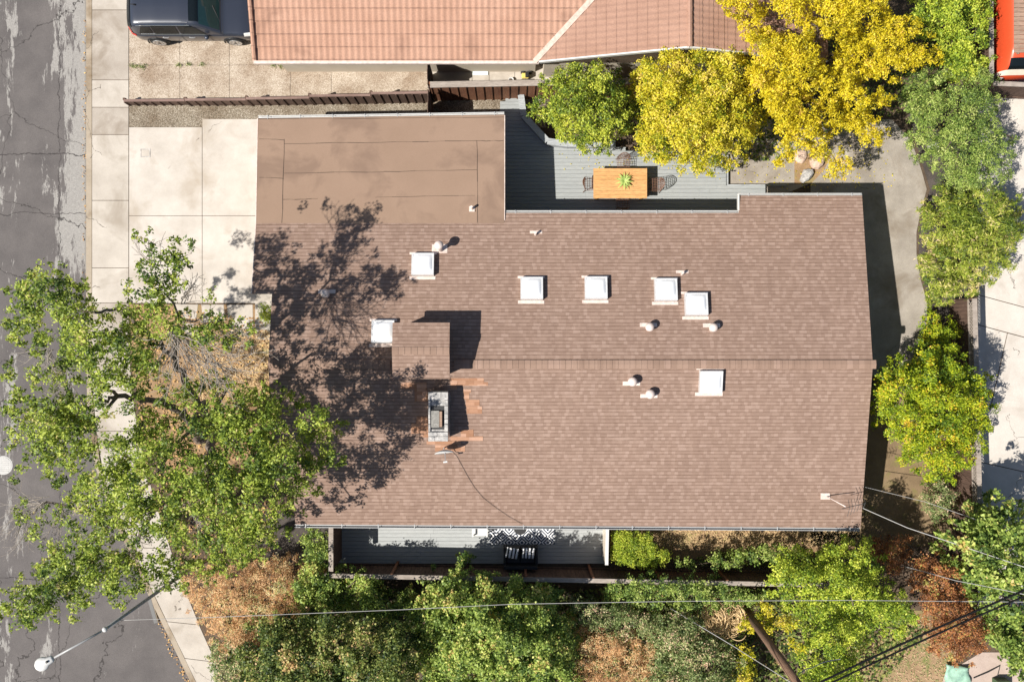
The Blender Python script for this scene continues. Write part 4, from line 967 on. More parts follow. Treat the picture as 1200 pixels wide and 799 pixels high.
MB().box(4.80, -.45, .45, 4.83, .45, .66).build('grille', M['black'], car)
MB().tube([(.55, 0, 1.66), (.50, 0, 1.70), (.38, 0, 1.72)], [.03, .025, .01], 6).build('aerial', M['black'], car)

VAN = Loft([
 (0, [(.70, .45), (.78, .55), (.80, .9), (.78, 1.15), (.72, 1.4), (.60, 1.65), (.4, 1.70), (0, 1.72)]),
 (.12, [(.80, .38), (.87, .5), (.90, .9), (.88, 1.18), (.82, 1.5), (.70, 1.80), (.45, 1.88), (0, 1.90)]),
 (.45, [(.82, .36), (.89, .5), (.92, .9), (.90, 1.18), (.85, 1.55), (.72, 1.86), (.46, 1.93), (0, 1.95)]),
 (3.6, [(.82, .36), (.89, .5), (.92, .9), (.90, 1.18), (.85, 1.55), (.72, 1.86), (.46, 1.93), (0, 1.95)]),
 (4.1, [(.80, .38), (.87, .5), (.90, .9), (.88, 1.15), (.82, 1.4), (.70, 1.62), (.45, 1.68), (0, 1.70)]),
 (4.35, [(.75, .42), (.82, .5), (.84, .85), (.82, 1.05), (.78, 1.15), (.66, 1.2), (.4, 1.24), (0, 1.26)])])
vx = P(1163, 0, .9)[0]+.92; vy = P(0, 93, .8)[1]
van = thing('parked_van', 'orange van carrying a brown slatted roof rack beyond the grey topped fence', 'van', (vx, vy+4.35, .005), local=True, rz=R(-90))
VAN.body(50, 22).build('body', M['orange'], van, smooth=True)
for s in (-1, 1):
    VAN.grid(3.86, 4.2, 5.0, 7, 6, 8, s, .012).build('windscreen', M['carglass'], van, smooth=True)
    VAN.grid(4.2, 4.34, 1.5, 7, 3, 10, s, .012).build('front_panel', M['cream'], van, smooth=True)
    h = MB(); h.lathe([(.13, -.03), (.13, .02), (.09, .06), (.02, .075)], (0, 0, 0), 18)
    h.v = [(4.33+z, s*.62+x, .86+y) for (x, y, z) in h.v]; h.build('headlight', M['lamp'], van, smooth=True)
    for xx in (.85, 3.3): wheel(van, xx, s*.83, .32, s, M['chrome'])
    MB().tube([(3.7, s*.86, 1.35), (3.75, s*1.0, 1.38)], .012, 6).build('mirror_arm', M['chrome'], van)
MB().tube([(4.25, -.85, .5), (4.42, -.6, .5), (4.45, 0, .5), (4.42, .6, .5), (4.25, .85, .5)], .05, 8).build('bumper', M['chrome'], van, smooth=True)
rk = MB()
for k in range(22): rk.box(.15+k*.165, -.78, 2.02, .15+k*.165+.15, .78, 2.045)
for s in (-.6, .6): rk.box(.15, s-.03, 1.93, 3.8, s+.03, 2.015)
rk.build('roof_rack', M['slat'], van)

# ------------------------------------------------------------------ deck furniture
tb = thing('dining_table', 'orange wooden dining table with four wire chairs on the deck', 'table', P3(724, 219, .16), local=True)
top = MB()
for k in range(8): top.box(-.965, -.57+k*.1425, .70, .965, -.57+(k+1)*.1425-.007, .735)
for s in (-1, 1): top.box(s*.967-.0, -.57, .695, s*.967+s*.05, .57, .737) if s > 0 else top.box(-1.017, -.57, .695, -.967, .57, .737)
top.build('tabletop', M['table'], tb)
for sx in (-1, 1):
    for sy in (-1, 1): MB().box(sx*.86-.04, sy*.46-.04, 0, sx*.86+.04, sy*.46+.04, .695).build('leg', M['table'], tb)
ap = MB()
for sy in (-1, 1): ap.box(-.82, sy*.46-.012, .60, .82, sy*.46+.012, .695)
for sx in (-1, 1): ap.box(sx*.86-.012, -.42, .60, sx*.86+.012, .42, .695)
ap.build('apron', M['table'], tb)
def chair_root(label, rz, px, py):
    c = thing('wire_chair', label, 'chair', P3(px, py, .16), 'wire chairs round the deck table', local=True, rz=rz)
    def S(u, v):  # u -1..1 across, v 0..2 from front of seat to top of back
        if v < 1: y = .24-.44*v; z = .44-.05*math.sin(math.pi*v)+.03*u*u; x = u*(.23+.03*v)
        else: q = v-1; y = -.20-.10*q-.02; z = .44+.40*q; x = u*(.26-.05*q*q); y += .07*u*u*(.4+q); z -= .10*u*u*q
        return Vector((x, y, z))
    st = MB(); bk = MB()
    for i in range(9):
        u = -1+2*i/8; st.tube([S(u, v) for v in np.linspace(0, 1, 7)], .008, 5); bk.tube([S(u, v) for v in np.linspace(1, 2, 7)], .008, 5)
    for i in range(6): v = i/5*.98; st.tube([S(u, v) for u in np.linspace(-1, 1, 9)], .008, 5)
    for i in range(6): v = 1.02+i/5*.98; bk.tube([S(u, v) for u in np.linspace(-1, 1, 9)], .008 if i < 5 else .013, 5)
    st.build('seat', M['rust'], c); bk.build('backrest', M['rust'], c)
    for sx in (-1, 1):
        for sy in (-1, 1): MB().tube([(sx*.16, sy*.15, .42), (sx*.25, sy*.22-.02, 0)], .012, 6).build('leg', M['rust'], c)
    return c
c1 = chair_root('brown wire chair at the end of the table nearest the garage', R(-90), 690.5, 218)
for (lab, rz, px, py) in (('brown wire chair in the shade at the table end away from the garage', R(90), 765, 219), ('brown wire chair on the fence side of the table, beside the trees', R(180), 729, 194), ('brown wire chair tucked under the house side of the table', 0, 728, 240)):
    c = copy_tree(c1); c.rotation_euler = (0, 0, rz); c.location = P3(px, py, .16); c['label'] = lab
pz = .16+.737
pp = thing('potted_plant', 'spiky green succulent in a low pot in the middle of the table', 'plant', P3(731, 213, pz))
o = P3(731, 213, pz)
MB().lathe([(.09, 0), (.13, .08), (.135, .10), (.11, .10), (.10, .085)], o, 18).build('pot', M['terracotta'], pp, smooth=True)
rng = np.random.default_rng(2); V = []; Q = []; T = []
for ringi, (n, Ln, el) in enumerate(((11, .36, .25), (10, .30, .6), (8, .22, .95), (5, .14, 1.3))):
    for k in range(n):
        a = 2*math.pi*(k+.5*ringi+rng.uniform(-.2, .2))/n; dv_ = np.array([math.cos(a), math.sin(a), 0]); sd = np.array([-math.sin(a), math.cos(a), 0]); tt = rng.uniform(.2, .9)
        prev = None
        for q in range(6):
            f = q/5; e_ = el*(1-.35*f); wdt = .042*(1-.92*f**1.7); c = np.array(o)+dv_*(Ln*f*math.cos(e_))+np.array([0, 0, .10+Ln*f*math.sin(e_)-.06*f*f])
            row = [c-sd*wdt+np.array([0, 0, .012]), c+sd*wdt+np.array([0, 0, .012])]
            if prev is not None:
                b0 = len(V); V += prev+row; Q.append([b0, b0+1, b0+3, b0+2]); T.append(tt)
            prev = row
np_mesh('leaf_rosette', np.array(V), np.array(Q), L['succulent'], pp, np.array(T))
# south deck: loveseat, striped cushions, rug, side table
DZ = .12
ls = thing('loveseat', 'black rattan loveseat standing against the south fence', 'sofa', P3(610, 648, DZ), local=True)
MB().box(-.56, -.30, .10, .56, .34, .34).build('seat', M['navyfab'], ls, bevel=.03)
MB().box(-.64, -.44, .05, .64, -.30, .80).build('backrest', M['navyfab'], ls, bevel=.03)
for s in (-1, 1): MB().box(min(s*.56, s*.66), -.30, .05, max(s*.56, s*.66), .36, .58).build('armrest', M['navyfab'], ls, bevel=.02)
for s in (-1, 1):
    for t in (-.38, .30): MB().box(s*.58-.03, t-.03, 0, s*.58+.03, t+.03, .06).build('leg', M['black'], ls)
MB().box(-.55, -.28, .343, -.004, .33, .45).build('cushion', M['navyfab'], ls, bevel=.03); MB().box(.004, -.28, .343, .55, .33, .45).build('cushion', M['navyfab'], ls, bevel=.03)
m, t, b = new_mat('striped_cushion_fabric'); v = coords(t); spx = N(t, 'ShaderNodeSeparateXYZ'); t.links.new(v, spx.inputs[0])
wv = math_(t, 'FRACT', math_(t, 'MULTIPLY', spx.outputs[0], 7.6)); st = math_(t, 'LESS_THAN', wv, .55); t.links.new(mixc(t, (.012, .014, .02), (.86, .86, .87), st), b.inputs['Base Color']); b.inputs['Roughness'].default_value = .9
M['stripe'] = m
for s, lab, rz in ((-1, 'black and white striped cushion on the loveseat, nearer the lattice screen', .16), (1, 'black and white striped cushion on the loveseat, nearer the white partition', .06)):
    mb = dome_mesh(.24, 0, .09, 10); mb.v += [(x, y, -z) for (x, y, z) in list(mb.v)]; n_ = len(mb.v)//2; mb.f += [tuple(i+n_ for i in f[::-1]) for f in list(mb.f)]
    p = P3(610+s*9.5, 648, DZ+.68); c = mb.build('cushion', m, None, smooth=True); c.location = p; c.rotation_euler = (R(24), 0, -rz); props(c, lab, 'cushion', 'striped cushions')
m, t, b = new_mat('diamond_rug'); v = coords(t); s3_ = N(t, 'ShaderNodeSeparateXYZ'); t.links.new(v, s3_.inputs[0])
u = math_(t, 'ABSOLUTE', math_(t, 'SUBTRACT', math_(t, 'FRACT', math_(t, 'MULTIPLY_ADD', s3_.outputs[0], 2.0, .5)), .5)); vv = math_(t, 'ABSOLUTE', math_(t, 'SUBTRACT', math_(t, 'FRACT', math_(t, 'MULTIPLY_ADD', s3_.outputs[1], 2.0, .5)), .5))
dd = math_(t, 'FRACT', math_(t, 'MULTIPLY', math_(t, 'ADD', u, vv), 4.0)); st = math_(t, 'LESS_THAN', dd, .52)
t.links.new(mixc(t, (.80, .80, .80), (.025, .04, .07), st), b.inputs['Base Color']); b.inputs['Roughness'].default_value = .95
M['rug'] = m
ra = P(573.5, 603, DZ+.014); rb = P(650, 637.5, DZ+.014)
rug = MB().box(ra[0], rb[1], DZ+.004, rb[0], ra[1], DZ+.014).build('rug', m, None, origin=((ra[0]+rb[0])/2, (ra[1]+rb[1])/2, DZ+.004)); props(rug, 'white rug with navy concentric diamonds on the south deck', 'rug')
st_ = thing('side_table', 'round black side table half under the eave on the diamond rug', 'side table', P3(609.5, 616, DZ+.014), local=True)
MB().lathe([(.24, .40), (.25, .41), (.25, .435), (.24, .44)], (0, 0, 0), 24).build('table_top', M['black'], st_)
for k in range(3): a = 2.1*k; MB().tube([(.17*math.cos(a), .17*math.sin(a), .40), (.21*math.cos(a), .21*math.sin(a), 0)], .015, 6).build('leg', M['black'], st_)
ac = thing('patio_chair', 'white framed patio chair partly under the south eave, beside the rug', 'chair', P3(563, 618, DZ), local=True)
MB().box(-.25, -.22, .40, .25, .26, .43).build('seat', M['white'], ac, bevel=.01); MB().box(-.25, .24, .44, .25, .28, .84).build('backrest', M['white'], ac, bevel=.01)
for s in (-1, 1):
    MB().box(s*.27-.03, -.22, .60, s*.27+.03, .24, .63).build('armrest', M['white'], ac)
    for q in (-.2, .22): MB().box(s*.27-.02, q-.02, 0, s*.27+.02, q+.02, .595).build('leg', M['white'], ac)

# ------------------------------------------------------------------ roof things
dz = zr_(P(0, 531, 3.6)[1]); dp = P3(521, 524, dz)
ds = thing('satellite_dish', 'grey satellite dish on the roof just below the chimney', 'satellite dish', dp)
MB().box(dp.x-.10, dp.y-.10, dz+.01, dp.x+.10, dp.y+.10, dz+.03).build('foot', M['alu'], ds)
hub = Vector((dp.x+.02, dp.y+.04, dz+.62)); MB().tube([(dp.x, dp.y, dz), (dp.x+.01, dp.y, dz+.45), hub], .024, 8).build('mast', M['alu'], ds, smooth=True)
aim = Vector((.12, -.95, .20)).normalized(); right = aim.cross(Vector((0, 0, 1))).normalized(); up_ = right.cross(aim)
mb = MB(); nR, nT = 5, 24; vs_ = []
for i in range(nR+1):
    for k in range(nT):
        a = 2*math.pi*k/nT; q = i/nR; vs_.append(hub+aim*(.06+.10*q*q)+right*(.33*q*math.cos(a))+up_*(.29*q*math.sin(a)))
fs = [(i*nT+k, i*nT+(k+1) % nT, (i+1)*nT+(k+1) % nT, (i+1)*nT+k) for i in range(nR) for k in range(nT)]
d_ = mb.add([tuple(v) for v in vs_], fs).build('dish', M['white'], ds, smooth=True); sm_ = d_.modifiers.new('thickness', 'SOLIDIFY'); sm_.thickness = .015
lp = hub+aim*.46-up_*.05; MB().tube([hub-up_*.24+aim*.1, hub-up_*.22+aim*.3, lp], .016, 6).build('feed_arm', M['alu'], ds)
MB().bar(lp-right*.07, lp+right*.07, .05, .05).build('receiver', M['white'], ds)
def cable(name, label, pts, r, mat, sag=0.0, n=16, sub=None, group=None):
    P_ = [Vector(p) for p in pts]; out = []
    for i in range(len(P_)-1):
        for k in range(n+(i == len(P_)-2)):
            t_2 = k/n; q = P_[i].lerp(P_[i+1], t_2); q.z -= sag*4*t_2*(1-t_2); out.append(q)
    o = MB().tube(out, r, 6).build(name, mat, None, smooth=True, origin=P_[0]); return props(o, label, 'cable', group)
cp_ = []
for px, py in ((528, 527), (535, 534), (541, 545), (548, 558), (556, 571), (566, 583), (580, 594), (596, 605), (612, 614)):
    z = zr_(P(px, py, 3.3)[1])+.015; cp_.append(P3(px, py, z))
cable('roof_cable', 'thin dark cable curving down the roof from the dish to the south gutter', cp_, .006, M['cable_white'] if False else M['dark_metal'], 0, 3)
az = zr_(P(0, 581, 2.9)[1]); ap_ = P3(968, 581, az)
an = thing('antenna', 'bent rooftop antenna on a pale mount near the south east roof corner', 'antenna', ap_)
MB().box(ap_.x-.20, ap_.y-.11, az+.005, ap_.x+.12, ap_.y+.11, az+.05).build('mount', M['flash'], an)
mt = Vector((ap_.x+.30, ap_.y-.18, az+1.0)); MB().tube([(ap_.x, ap_.y, az), (ap_.x+.1, ap_.y-.06, az+.4), mt], .018, 7).build('mast', M['vent'], an, smooth=True)
q = MB(); rr = random.Random(3)
for k in range(6):
    a = -.5+.35*k; c = mt+Vector((.1+.10*k, .04*k-.05, -.05+.02*k)); q.tube([c-Vector((.02, .30-.02*k, 0)), c+Vector((.05, 0, .03)), c+Vector((.03, .28-.03*k, -.05))], .008, 5)
q.tube([mt+Vector((-.1, -.08, -.05)), mt+Vector((.65, .12, .05))], .012, 6); q.build('rods', M['dark_metal'], an)

# ------------------------------------------------------------------ street and yard things
sp0 = P3(226, 664, 0)
lm = thing('street_lamp', 'tall street lamp with a white head leaning over the road corner', 'street lamp', sp0)
ptop = P3(123, 737, 7.05)
MB().lathe([(.17, 0), (.17, .25), (.10, .3), (.095, .32)], sp0, 14).build('base', M['dark_metal'], lm)
MB().tube([sp0+Vector((0, 0, .2)), sp0.lerp(ptop, .5), ptop], [.075, .060, .048], 12).build('pole', M['deck_rail'], lm, smooth=True)
MB().lathe([(.07, -.04), (.085, 0), (.07, .05), (.02, .08)], ptop, 14).build('pole_cap', M['white'], lm, smooth=True)
la_ = P3(62, 771, 7.55); MB().tube([ptop, ptop.lerp(la_, .5)+Vector((0, 0, .08)), la_], .032, 8).build('arm', M['gutter'], lm, smooth=True)
dr = (la_-ptop); dr.z = 0; dr.normalize(); hc = la_+dr*.28; sdv = Vector((-dr.y, dr.x, 0)); vs_ = []; fs = []
prof = [(-.30, .07, .05), (-.26, .11, .08), (-.10, .13, .10), (.0, .20, .12), (.12, .215, .12), (.22, .18, .10), (.29, .10, .06), (.31, .03, .02)]
nn = 14
for (s, wd, ht) in prof:
    for k in range(nn): a = 2*math.pi*k/nn; vs_.append(hc+dr*s+sdv*(wd*math.cos(a))+Vector((0, 0, ht*max(-.4, math.sin(a)))))
for i in range(len(prof)-1):
    for k in range(nn): fs.append((i*nn+k, i*nn+(k+1) % nn, (i+1)*nn+(k+1) % nn, (i+1)*nn+k))
fs += [tuple(reversed(range(nn))), tuple((len(prof)-1)*nn+k for k in range(nn))]
lh = MB().add([tuple(v) for v in vs_], fs).build('lamp_head', M['white'], lm, smooth=True)
pc = hc-dr*.14; MB().lathe([(.035, .08), (.035, .14), (.02, .16)], pc, 12).build('light_sensor', M['dark_metal'], lh)
dn = thing('storm_drain', 'dark storm drain slot in the curved kerb', 'drain', P3(180, 714, -.1))
a = P3(175.5, 700, -.06); b = P3(183.5, 729, -.06)
MB().bar(a, b, .14, .14).build('opening', M['black'], dn); q = MB(); sd = (b-a).cross(Vector((0, 0, 1))).normalized()
q.bar(a-sd*.085, b-sd*.085, .02, .12); q.build('frame', M['kerb'], dn)
mh = thing('manhole_cover', 'pale round manhole cover in the road at the left edge', 'manhole cover', P3(4, 545, zr), local=True)
MB().lathe([(.37, -.02), (.37, .010), (.33, .012)], (0, 0, 0), 32).build('rim', M['iron'], mh); q = MB(); q.lathe([(.32, 0), (.32, .016), (.31, .018)], (0, 0, 0), 32)
for k in range(-3, 4): q.box(-.2, k*.08-.015, .018, .2, k*.08+.015, .026)
q.build('lid', M['iron'], mh)
ub = thing('utility_box', 'small square concrete meter lid set in the driveway', 'utility cover', P3(170.5, 179.5, .008), local=True)
q = MB(); q.box(-.19, -.16, -.02, .19, -.135, .012); q.box(-.19, .135, -.02, .19, .16, .012); q.box(-.19, -.135, -.02, -.165, .135, .012); q.box(.165, -.135, -.02, .19, .135, .012); q.build('frame', M['stone'], ub)
MB().box(-.16, -.13, -.02, .16, .13, .008).build('lid', M['walk'], ub)
def rock(label, px, py, sx, sy, sz, mat, seed, rz=0):
    rr = np.random.default_rng(seed); mb = MB(); n = 9; vs_ = []
    pr = [(1.0, 0), (1.02, .35), (.86, .72), (.5, .96)]; jit = rr.uniform(.82, 1.15, n)
    for (f, zf) in pr:
        for k in range(n): a = 2*math.pi*k/n; q = f*jit[k]*(1+rr.uniform(-.06, .06)); vs_.append((sx*q*math.cos(a), sy*q*math.sin(a), sz*zf*(1+rr.uniform(-.08, .08))))
    fs = [(i*n+k, i*n+(k+1) % n, (i+1)*n+(k+1) % n, (i+1)*n+k) for i in range(3) for k in range(n)]+[tuple(3*n+k for k in range(n))]
    o = mb.add(vs_, fs).build('boulder', mat, None, bevel=.02); o.location = P3(px, py, 0); o.rotation_euler = (0, 0, rz); return props(o, label, 'rock', 'rocks on the patio')
rock('pale angular boulder beside the deck, nearest the roof', 945, 206, .34, .22, .30, M['stone'], 2, R(48))
rock('pink boulder half under the golden tree', 957, 190, .36, .30, .28, M['pinkstone'], 5, R(40))
rock('smaller pink stone tucked between the boulders and the deck corner', 938, 184, .26, .30, .16, M['pinkstone'], 8)
rock('grey stone lying in the dark bark under the east shrubs', 1095, 172, .26, .18, .18, M['stone'], 9)
sheet('gravel_bed', [(931, 181), (975, 180), (966, 199), (950, 216), (931, 216)], .010, M['drygrass'])
bd = thing('board', 'pale blue board lying on the side path below the tiled roof', 'board', P3(563, 81, .006), local=True)
MB().box(-.30, -.25, .0, .30, .25, .04).build('panel', plain('pale_blue_board', (.55, .66, .66), .5), bd, bevel=.01)
tp = thing('toy_tractor', 'small yellow and black toy vehicle on the side path by the plank fence', 'toy', P3(616, 91, .006), local=True)
MB().box(-.16, -.10, .10, .12, .10, .26).build('body', M['yellow'], tp, bevel=.03)
MB().box(-.02, -.09, .262, .12, .09, .40).build('cab', M['black'], tp, bevel=.02)
for sx, r_ in ((-.11, .085), (.15, .11)):
    for sy in (-1, 1):
        q = MB(); q.lathe([(r_*.5, -.04), (r_, -.035), (r_, .035), (r_*.5, .04)], (0, 0, 0), 14); q.v = [(sx+x, sy*.16+z, r_+y) for (x, y, z) in q.v]; q.build('wheel', M['rubber'], tp)
fpz = thing('flower_pot', 'tiny white pot on the side path beside the toy', 'pot', P3(599, 95, .006), local=True)
MB().lathe([(.07, 0), (.10, .14), (.105, .15), (.085, .15), (.08, .11)], (0, 0, 0), 16).build('pot', M['white'], fpz, smooth=True); MB().lathe([(.08, .10), (.05, .12), (.01, .125)], (0, 0, 0), 12).build('earth', M['soil'], fpz)
tq = MB(); rr = random.Random(8); n = 8
vs_ = [P3(1106+i*4.0, 776+j*3.2+i*.6, 0)+Vector((0, 0, .12+.10*math.sin(i*1.3+j*.9)+.05*rr.random())) for j in range(n) for i in range(8)]
fs = [(j*8+i, (j+1)*8+i, (j+1)*8+i+1, j*8+i+1) for j in range(n-1) for i in range(7)]
to = tq.add([tuple(v) for v in vs_], fs).build('tarp', M['mint'], None, smooth=True, origin=P3(1118, 790, 0)); to.modifiers.new('t', 'SOLIDIFY').thickness = .02; props(to, 'mint green crumpled tarp on the pink terrace', 'tarp')
ob = thing('planter_box', 'dark green planter at the bottom right edge of the pink terrace', 'planter', P3(1170, 800, .01), local=True)
q = MB(); q.box(-.25, -.22, 0, .25, -.18, .4); q.box(-.25, .18, 0, .25, .22, .4); q.box(-.25, -.18, 0, -.21, .18, .4); q.box(.21, -.18, 0, .25, .18, .4); q.build('sides', plain('dark_green_paint', (.05, .09, .04), .6), ob); MB().box(-.21, -.18, .02, .21, .18, .34).build('earth', M['soil'], ob)
sh = thing('prop_pole', 'thin bent dark pole lying across the pink terrace', 'pole', P3(1155, 787, .02)); MB().tube([P3(1141, 794, .04), P3(1158, 787, .06), P3(1172, 779.5, .05), P3(1169, 792, .05)], .02, 6).build('rod', M['dark_metal'], sh)

# utility pole and cables
ub0 = P3(866, 703, 0); ut = P3(950, 822, 8.6)
up = thing('utility_pole', 'tall brown wooden utility pole rising out of the shrubs', 'utility pole', ub0)
MB().tube([ub0+Vector((0, 0, -.2)), ub0.lerp(ut, .5), ut], [.165, .145, .125], 14).build('pole', M['pole'], up, smooth=True)
MB().bar(ut+Vector((-.9, .3, -.3)), ut+Vector((.9, -.3, -.3)), .1, .12).build('crossarm', M['pole'], up)
q = ub0.lerp(ut, .35); MB().tube([q+Vector((.17, -.05, 0)), ub0.lerp(ut, .97)+Vector((.16, -.04, 0))], .022, 6).build('conduit', M['gutter'], up)
cable('overhead_cable', 'thin pale cable running level across the whole southern garden', [P3(139, 726.5, 6.2), P3(245, 723, 6.1), P3(470, 714, 6.2), P3(600, 707.5, 6.2), P3(800, 704, 6.3), P3(1000, 703, 6.4), P3(1300, 706, 6.5)], .009, M['cable_white'], 0, 6)
att = ub0.lerp(ut, .93)
for (lab, o0, p1, r_, mt_) in (('upper thick black overhead cable from the utility pole to the right edge', (0.10, .12, 0), (1206, 689), .036, 'cable_black'), ('lower thick black overhead cable from the utility pole to the right edge', (.10, -.20, -.25), (1206, 696), .032, 'cable_black')):
    e_ = P3(*p1, 7.2); e2 = e_+(e_-att)*.6; cable('overhead_cable', lab, [att+Vector(o0), e_, e2], r_, M[mt_], .10, 12)
cable('overhead_cable', 'pale loop of cable hanging off the utility pole beside the black cables', [ub0.lerp(ut, .80)+Vector((.15, 0, 0)), P3(952, 782, 7.0), P3(985, 772, 7.2)], .014, M['cable_white'], .12, 8)
hc0 = Vector((12.48, P(0, 594, 2.75)[1], 2.72))
cable('service_drop', 'pale service cable from the south east eave to the right edge', [hc0, P3(1063, 618, 3.6), P3(1200, 664, 5.2), P3(1300, 700, 6.5)], .014, M['cable_white'], .03, 8)
cable('service_drop', 'thin dark cable from the east eave sagging over the bare yard', [Vector((12.53, P(0, 570, 2.8)[1], 2.75)), P3(1085, 588, 2.9), P3(1200, 628, 4.5), P3(1300, 660, 5.5)], .008, M['cable_white'], .04, 8)
cable('service_drop', 'pale cable across the rusty shrub towards the black cables', [P3(1058, 663, 2.4), P3(1120, 680, 4.5), P3(1200, 696, 7.0), P3(1290, 715, 7.5)], .012, M['cable_white'], .05, 8)
cable('guy_wire', 'slanting grey guy wire left of the utility pole', [P3(785, 712, 1.5), P3(860, 757, 4.0), att+Vector((-.1, 0, -.6))], .013, M['cable_white'], .0, 8)

# ------------------------------------------------------------------ trees and shrubs
GS = 'broad crowned trees and shrubs'
street = [
 ([(12, 348), (30, 322), (50, 313), (72, 318), (92, 324), (101, 340), (98, 362), (118, 378), (128, 402), (138, 438), (122, 455), (98, 448), (78, 425), (64, 398), (45, 380), (22, 392), (2, 386), (0, 356)], 8.0, 9.2, dict(gap=.05)),
 ([(162, 280), (168, 266), (180, 268), (176, 284), (190, 292), (206, 286), (224, 290), (222, 318), (208, 328), (195, 346), (178, 340), (158, 350), (150, 330), (160, 305)], 8.6, 9.2, dict(gap=.30, puff=.30)),
 ([(140, 352), (165, 340), (190, 348), (208, 362), (225, 380), (215, 400), (180, 402), (160, 395), (135, 380)], 8.0, 8.9, dict(gap=.16, puff=.36)),
 ([(240, 352), (258, 350), (264, 372), (282, 378), (296, 390), (288, 402), (262, 408), (240, 404), (226, 392)], 8.4, 9.0, dict(gap=.22, puff=.33)),
 ([(105, 400), (135, 385), (165, 402), (188, 420), (194, 445), (185, 458), (160, 455), (135, 440), (120, 450)], 7.6, 8.8, dict(gap=.2, puff=.38)),
 ([(222, 450), (255, 442), (290, 452), (318, 448), (345, 462), (376, 478), (396, 505), (392, 545), (372, 568), (352, 590), (345, 628), (312, 655), (278, 664), (240, 650), (212, 642), (182, 655), (150, 645), (122, 622), (98, 600), (86, 572), (105, 548), (130, 528), (148, 505), (180, 488), (205, 470)], 6.4, 9.0, dict(dome=2.6, gap=.20)),
 ([(20, 462), (42, 448), (64, 455), (86, 478), (98, 496), (112, 520), (86, 545), (60, 556), (34, 545), (10, 522), (6, 492)], 7.2, 8.4, dict(gap=.18)),
 ([(-30, 400), (-4, 392), (6, 415), (12, 432), (2, 446), (-30, 440)], 7.4, 8, dict(gap=.2)),
 ([(2, 702), (22, 690), (44, 664), (76, 640), (108, 632), (132, 640), (166, 655), (196, 668), (192, 690), (162, 698), (146, 714), (122, 702), (94, 714), (64, 722), (32, 734), (4, 734), (-12, 718)], 5.6, 7.2, dict(gap=.22)),
 ([(188, 672), (206, 654), (232, 646), (262, 658), (268, 672), (240, 676), (214, 688), (200, 686)], 5.2, 6.0, dict(gap=.1, puff=.34)),
 ([(20, 330), (95, 335), (140, 365), (180, 400), (190, 450), (300, 470), (370, 540), (300, 650), (190, 670), (100, 690), (40, 690), (70, 560), (20, 470)], 6.2, 8.2, dict(gap=.70, puff=.28, dome=3, lump=.5)),
 ([(44, 309), (58, 307), (60, 316), (48, 318)], 8.4, 8.6, dict(puff=.25, gap=0)),
 ([(45, 395), (75, 410), (95, 440), (75, 450), (50, 430)], 7.4, 7.8, dict(gap=.6, puff=.28)),
 ([(10, 555), (40, 560), (60, 590), (45, 640), (20, 620)], 6.5, 7.0, dict(gap=.78, puff=.25)),
]
stree = tree('street_tree', 'large open crowned green tree spreading over the road and the west end of the roof', 'tree', (262, 508), street, L['street'], .135, .5, .44, 720, .24, None, 11,
     infill=False, up=.55, lump=.32, twigs=8, limbs=1, zfork=2.6)
# its real limbs and the bare grey twigs
rng = np.random.default_rng(5); lb = MB(); fork = P3(252, 500, 2.8)
nodes = {}
def seg(key, frm, px, py, z, r0, r1, n=7, wob=.05):
    a = nodes[frm] if isinstance(frm, str) else frm; b = P3(px, py, z); pts = limb(lb, rng, a, b, r0, r1, n, .03, wob); nodes[key] = b; return pts
nodes['f'] = fork; lb.tube([P3(262, 508, -.1), P3(258, 505, 1.2), fork], [.34, .26, .23], 10)
seg('n1', 'f', 226, 462, 5.0, .17, .13); seg('n2', 'n1', 205, 418, 6.6, .12, .09); seg('n3', 'n2', 170, 385, 7.4, .085, .06); seg('n4', 'n3', 140, 362, 7.9, .06, .05); seg('n5', 'n4', 104, 366, 8.1, .05, .035); seg('n6', 'n5', 60, 350, 8.3, .035, .02)
seg('m1', 'n2', 215, 375, 7.9, .06, .04); seg('m2', 'm1', 176, 315, 8.7, .035, .015); seg('m3', 'm1', 258, 385, 8.5, .04, .02)
seg('w1', 'f', 190, 470, 5.6, .16, .12); seg('w2', 'w1', 138, 464, 6.6, .11, .075); seg('w3', 'w2', 104, 478, 7.0, .07, .05); seg('w4', 'w3', 62, 470, 7.3, .045, .02); seg('w5', 'w2', 100, 505, 6.6, .06, .025); seg('w6', 'w3', 50, 520, 7.3, .04, .02); seg('w7', 'w2', 100, 430, 7.6, .06, .02)
seg('s1', 'f', 245, 545, 5.5, .18, .13); seg('s2', 'f', 320, 530, 5.8, .15, .08); seg('s3', 's2', 370, 520, 6.6, .07, .02); seg('s4', 's1', 180, 600, 6.4, .11, .06); seg('s5', 's4', 55, 588, 6.4, .06, .03); seg('s6', 's5', 18, 612, 6.2, .03, .012)
seg('s7', 's4', 150, 650, 5.8, .07, .04); seg('s8', 's7', 70, 690, 6.0, .05, .02); seg('s9', 's1', 300, 620, 6.6, .09, .03); seg('s10', 's1', 250, 610, 7.5, .1, .03); seg('s11', 's2', 310, 480, 7.2, .08, .03)
lb.build('limb', M['bark_mid'], stree, smooth=True)
tw_ = MB()
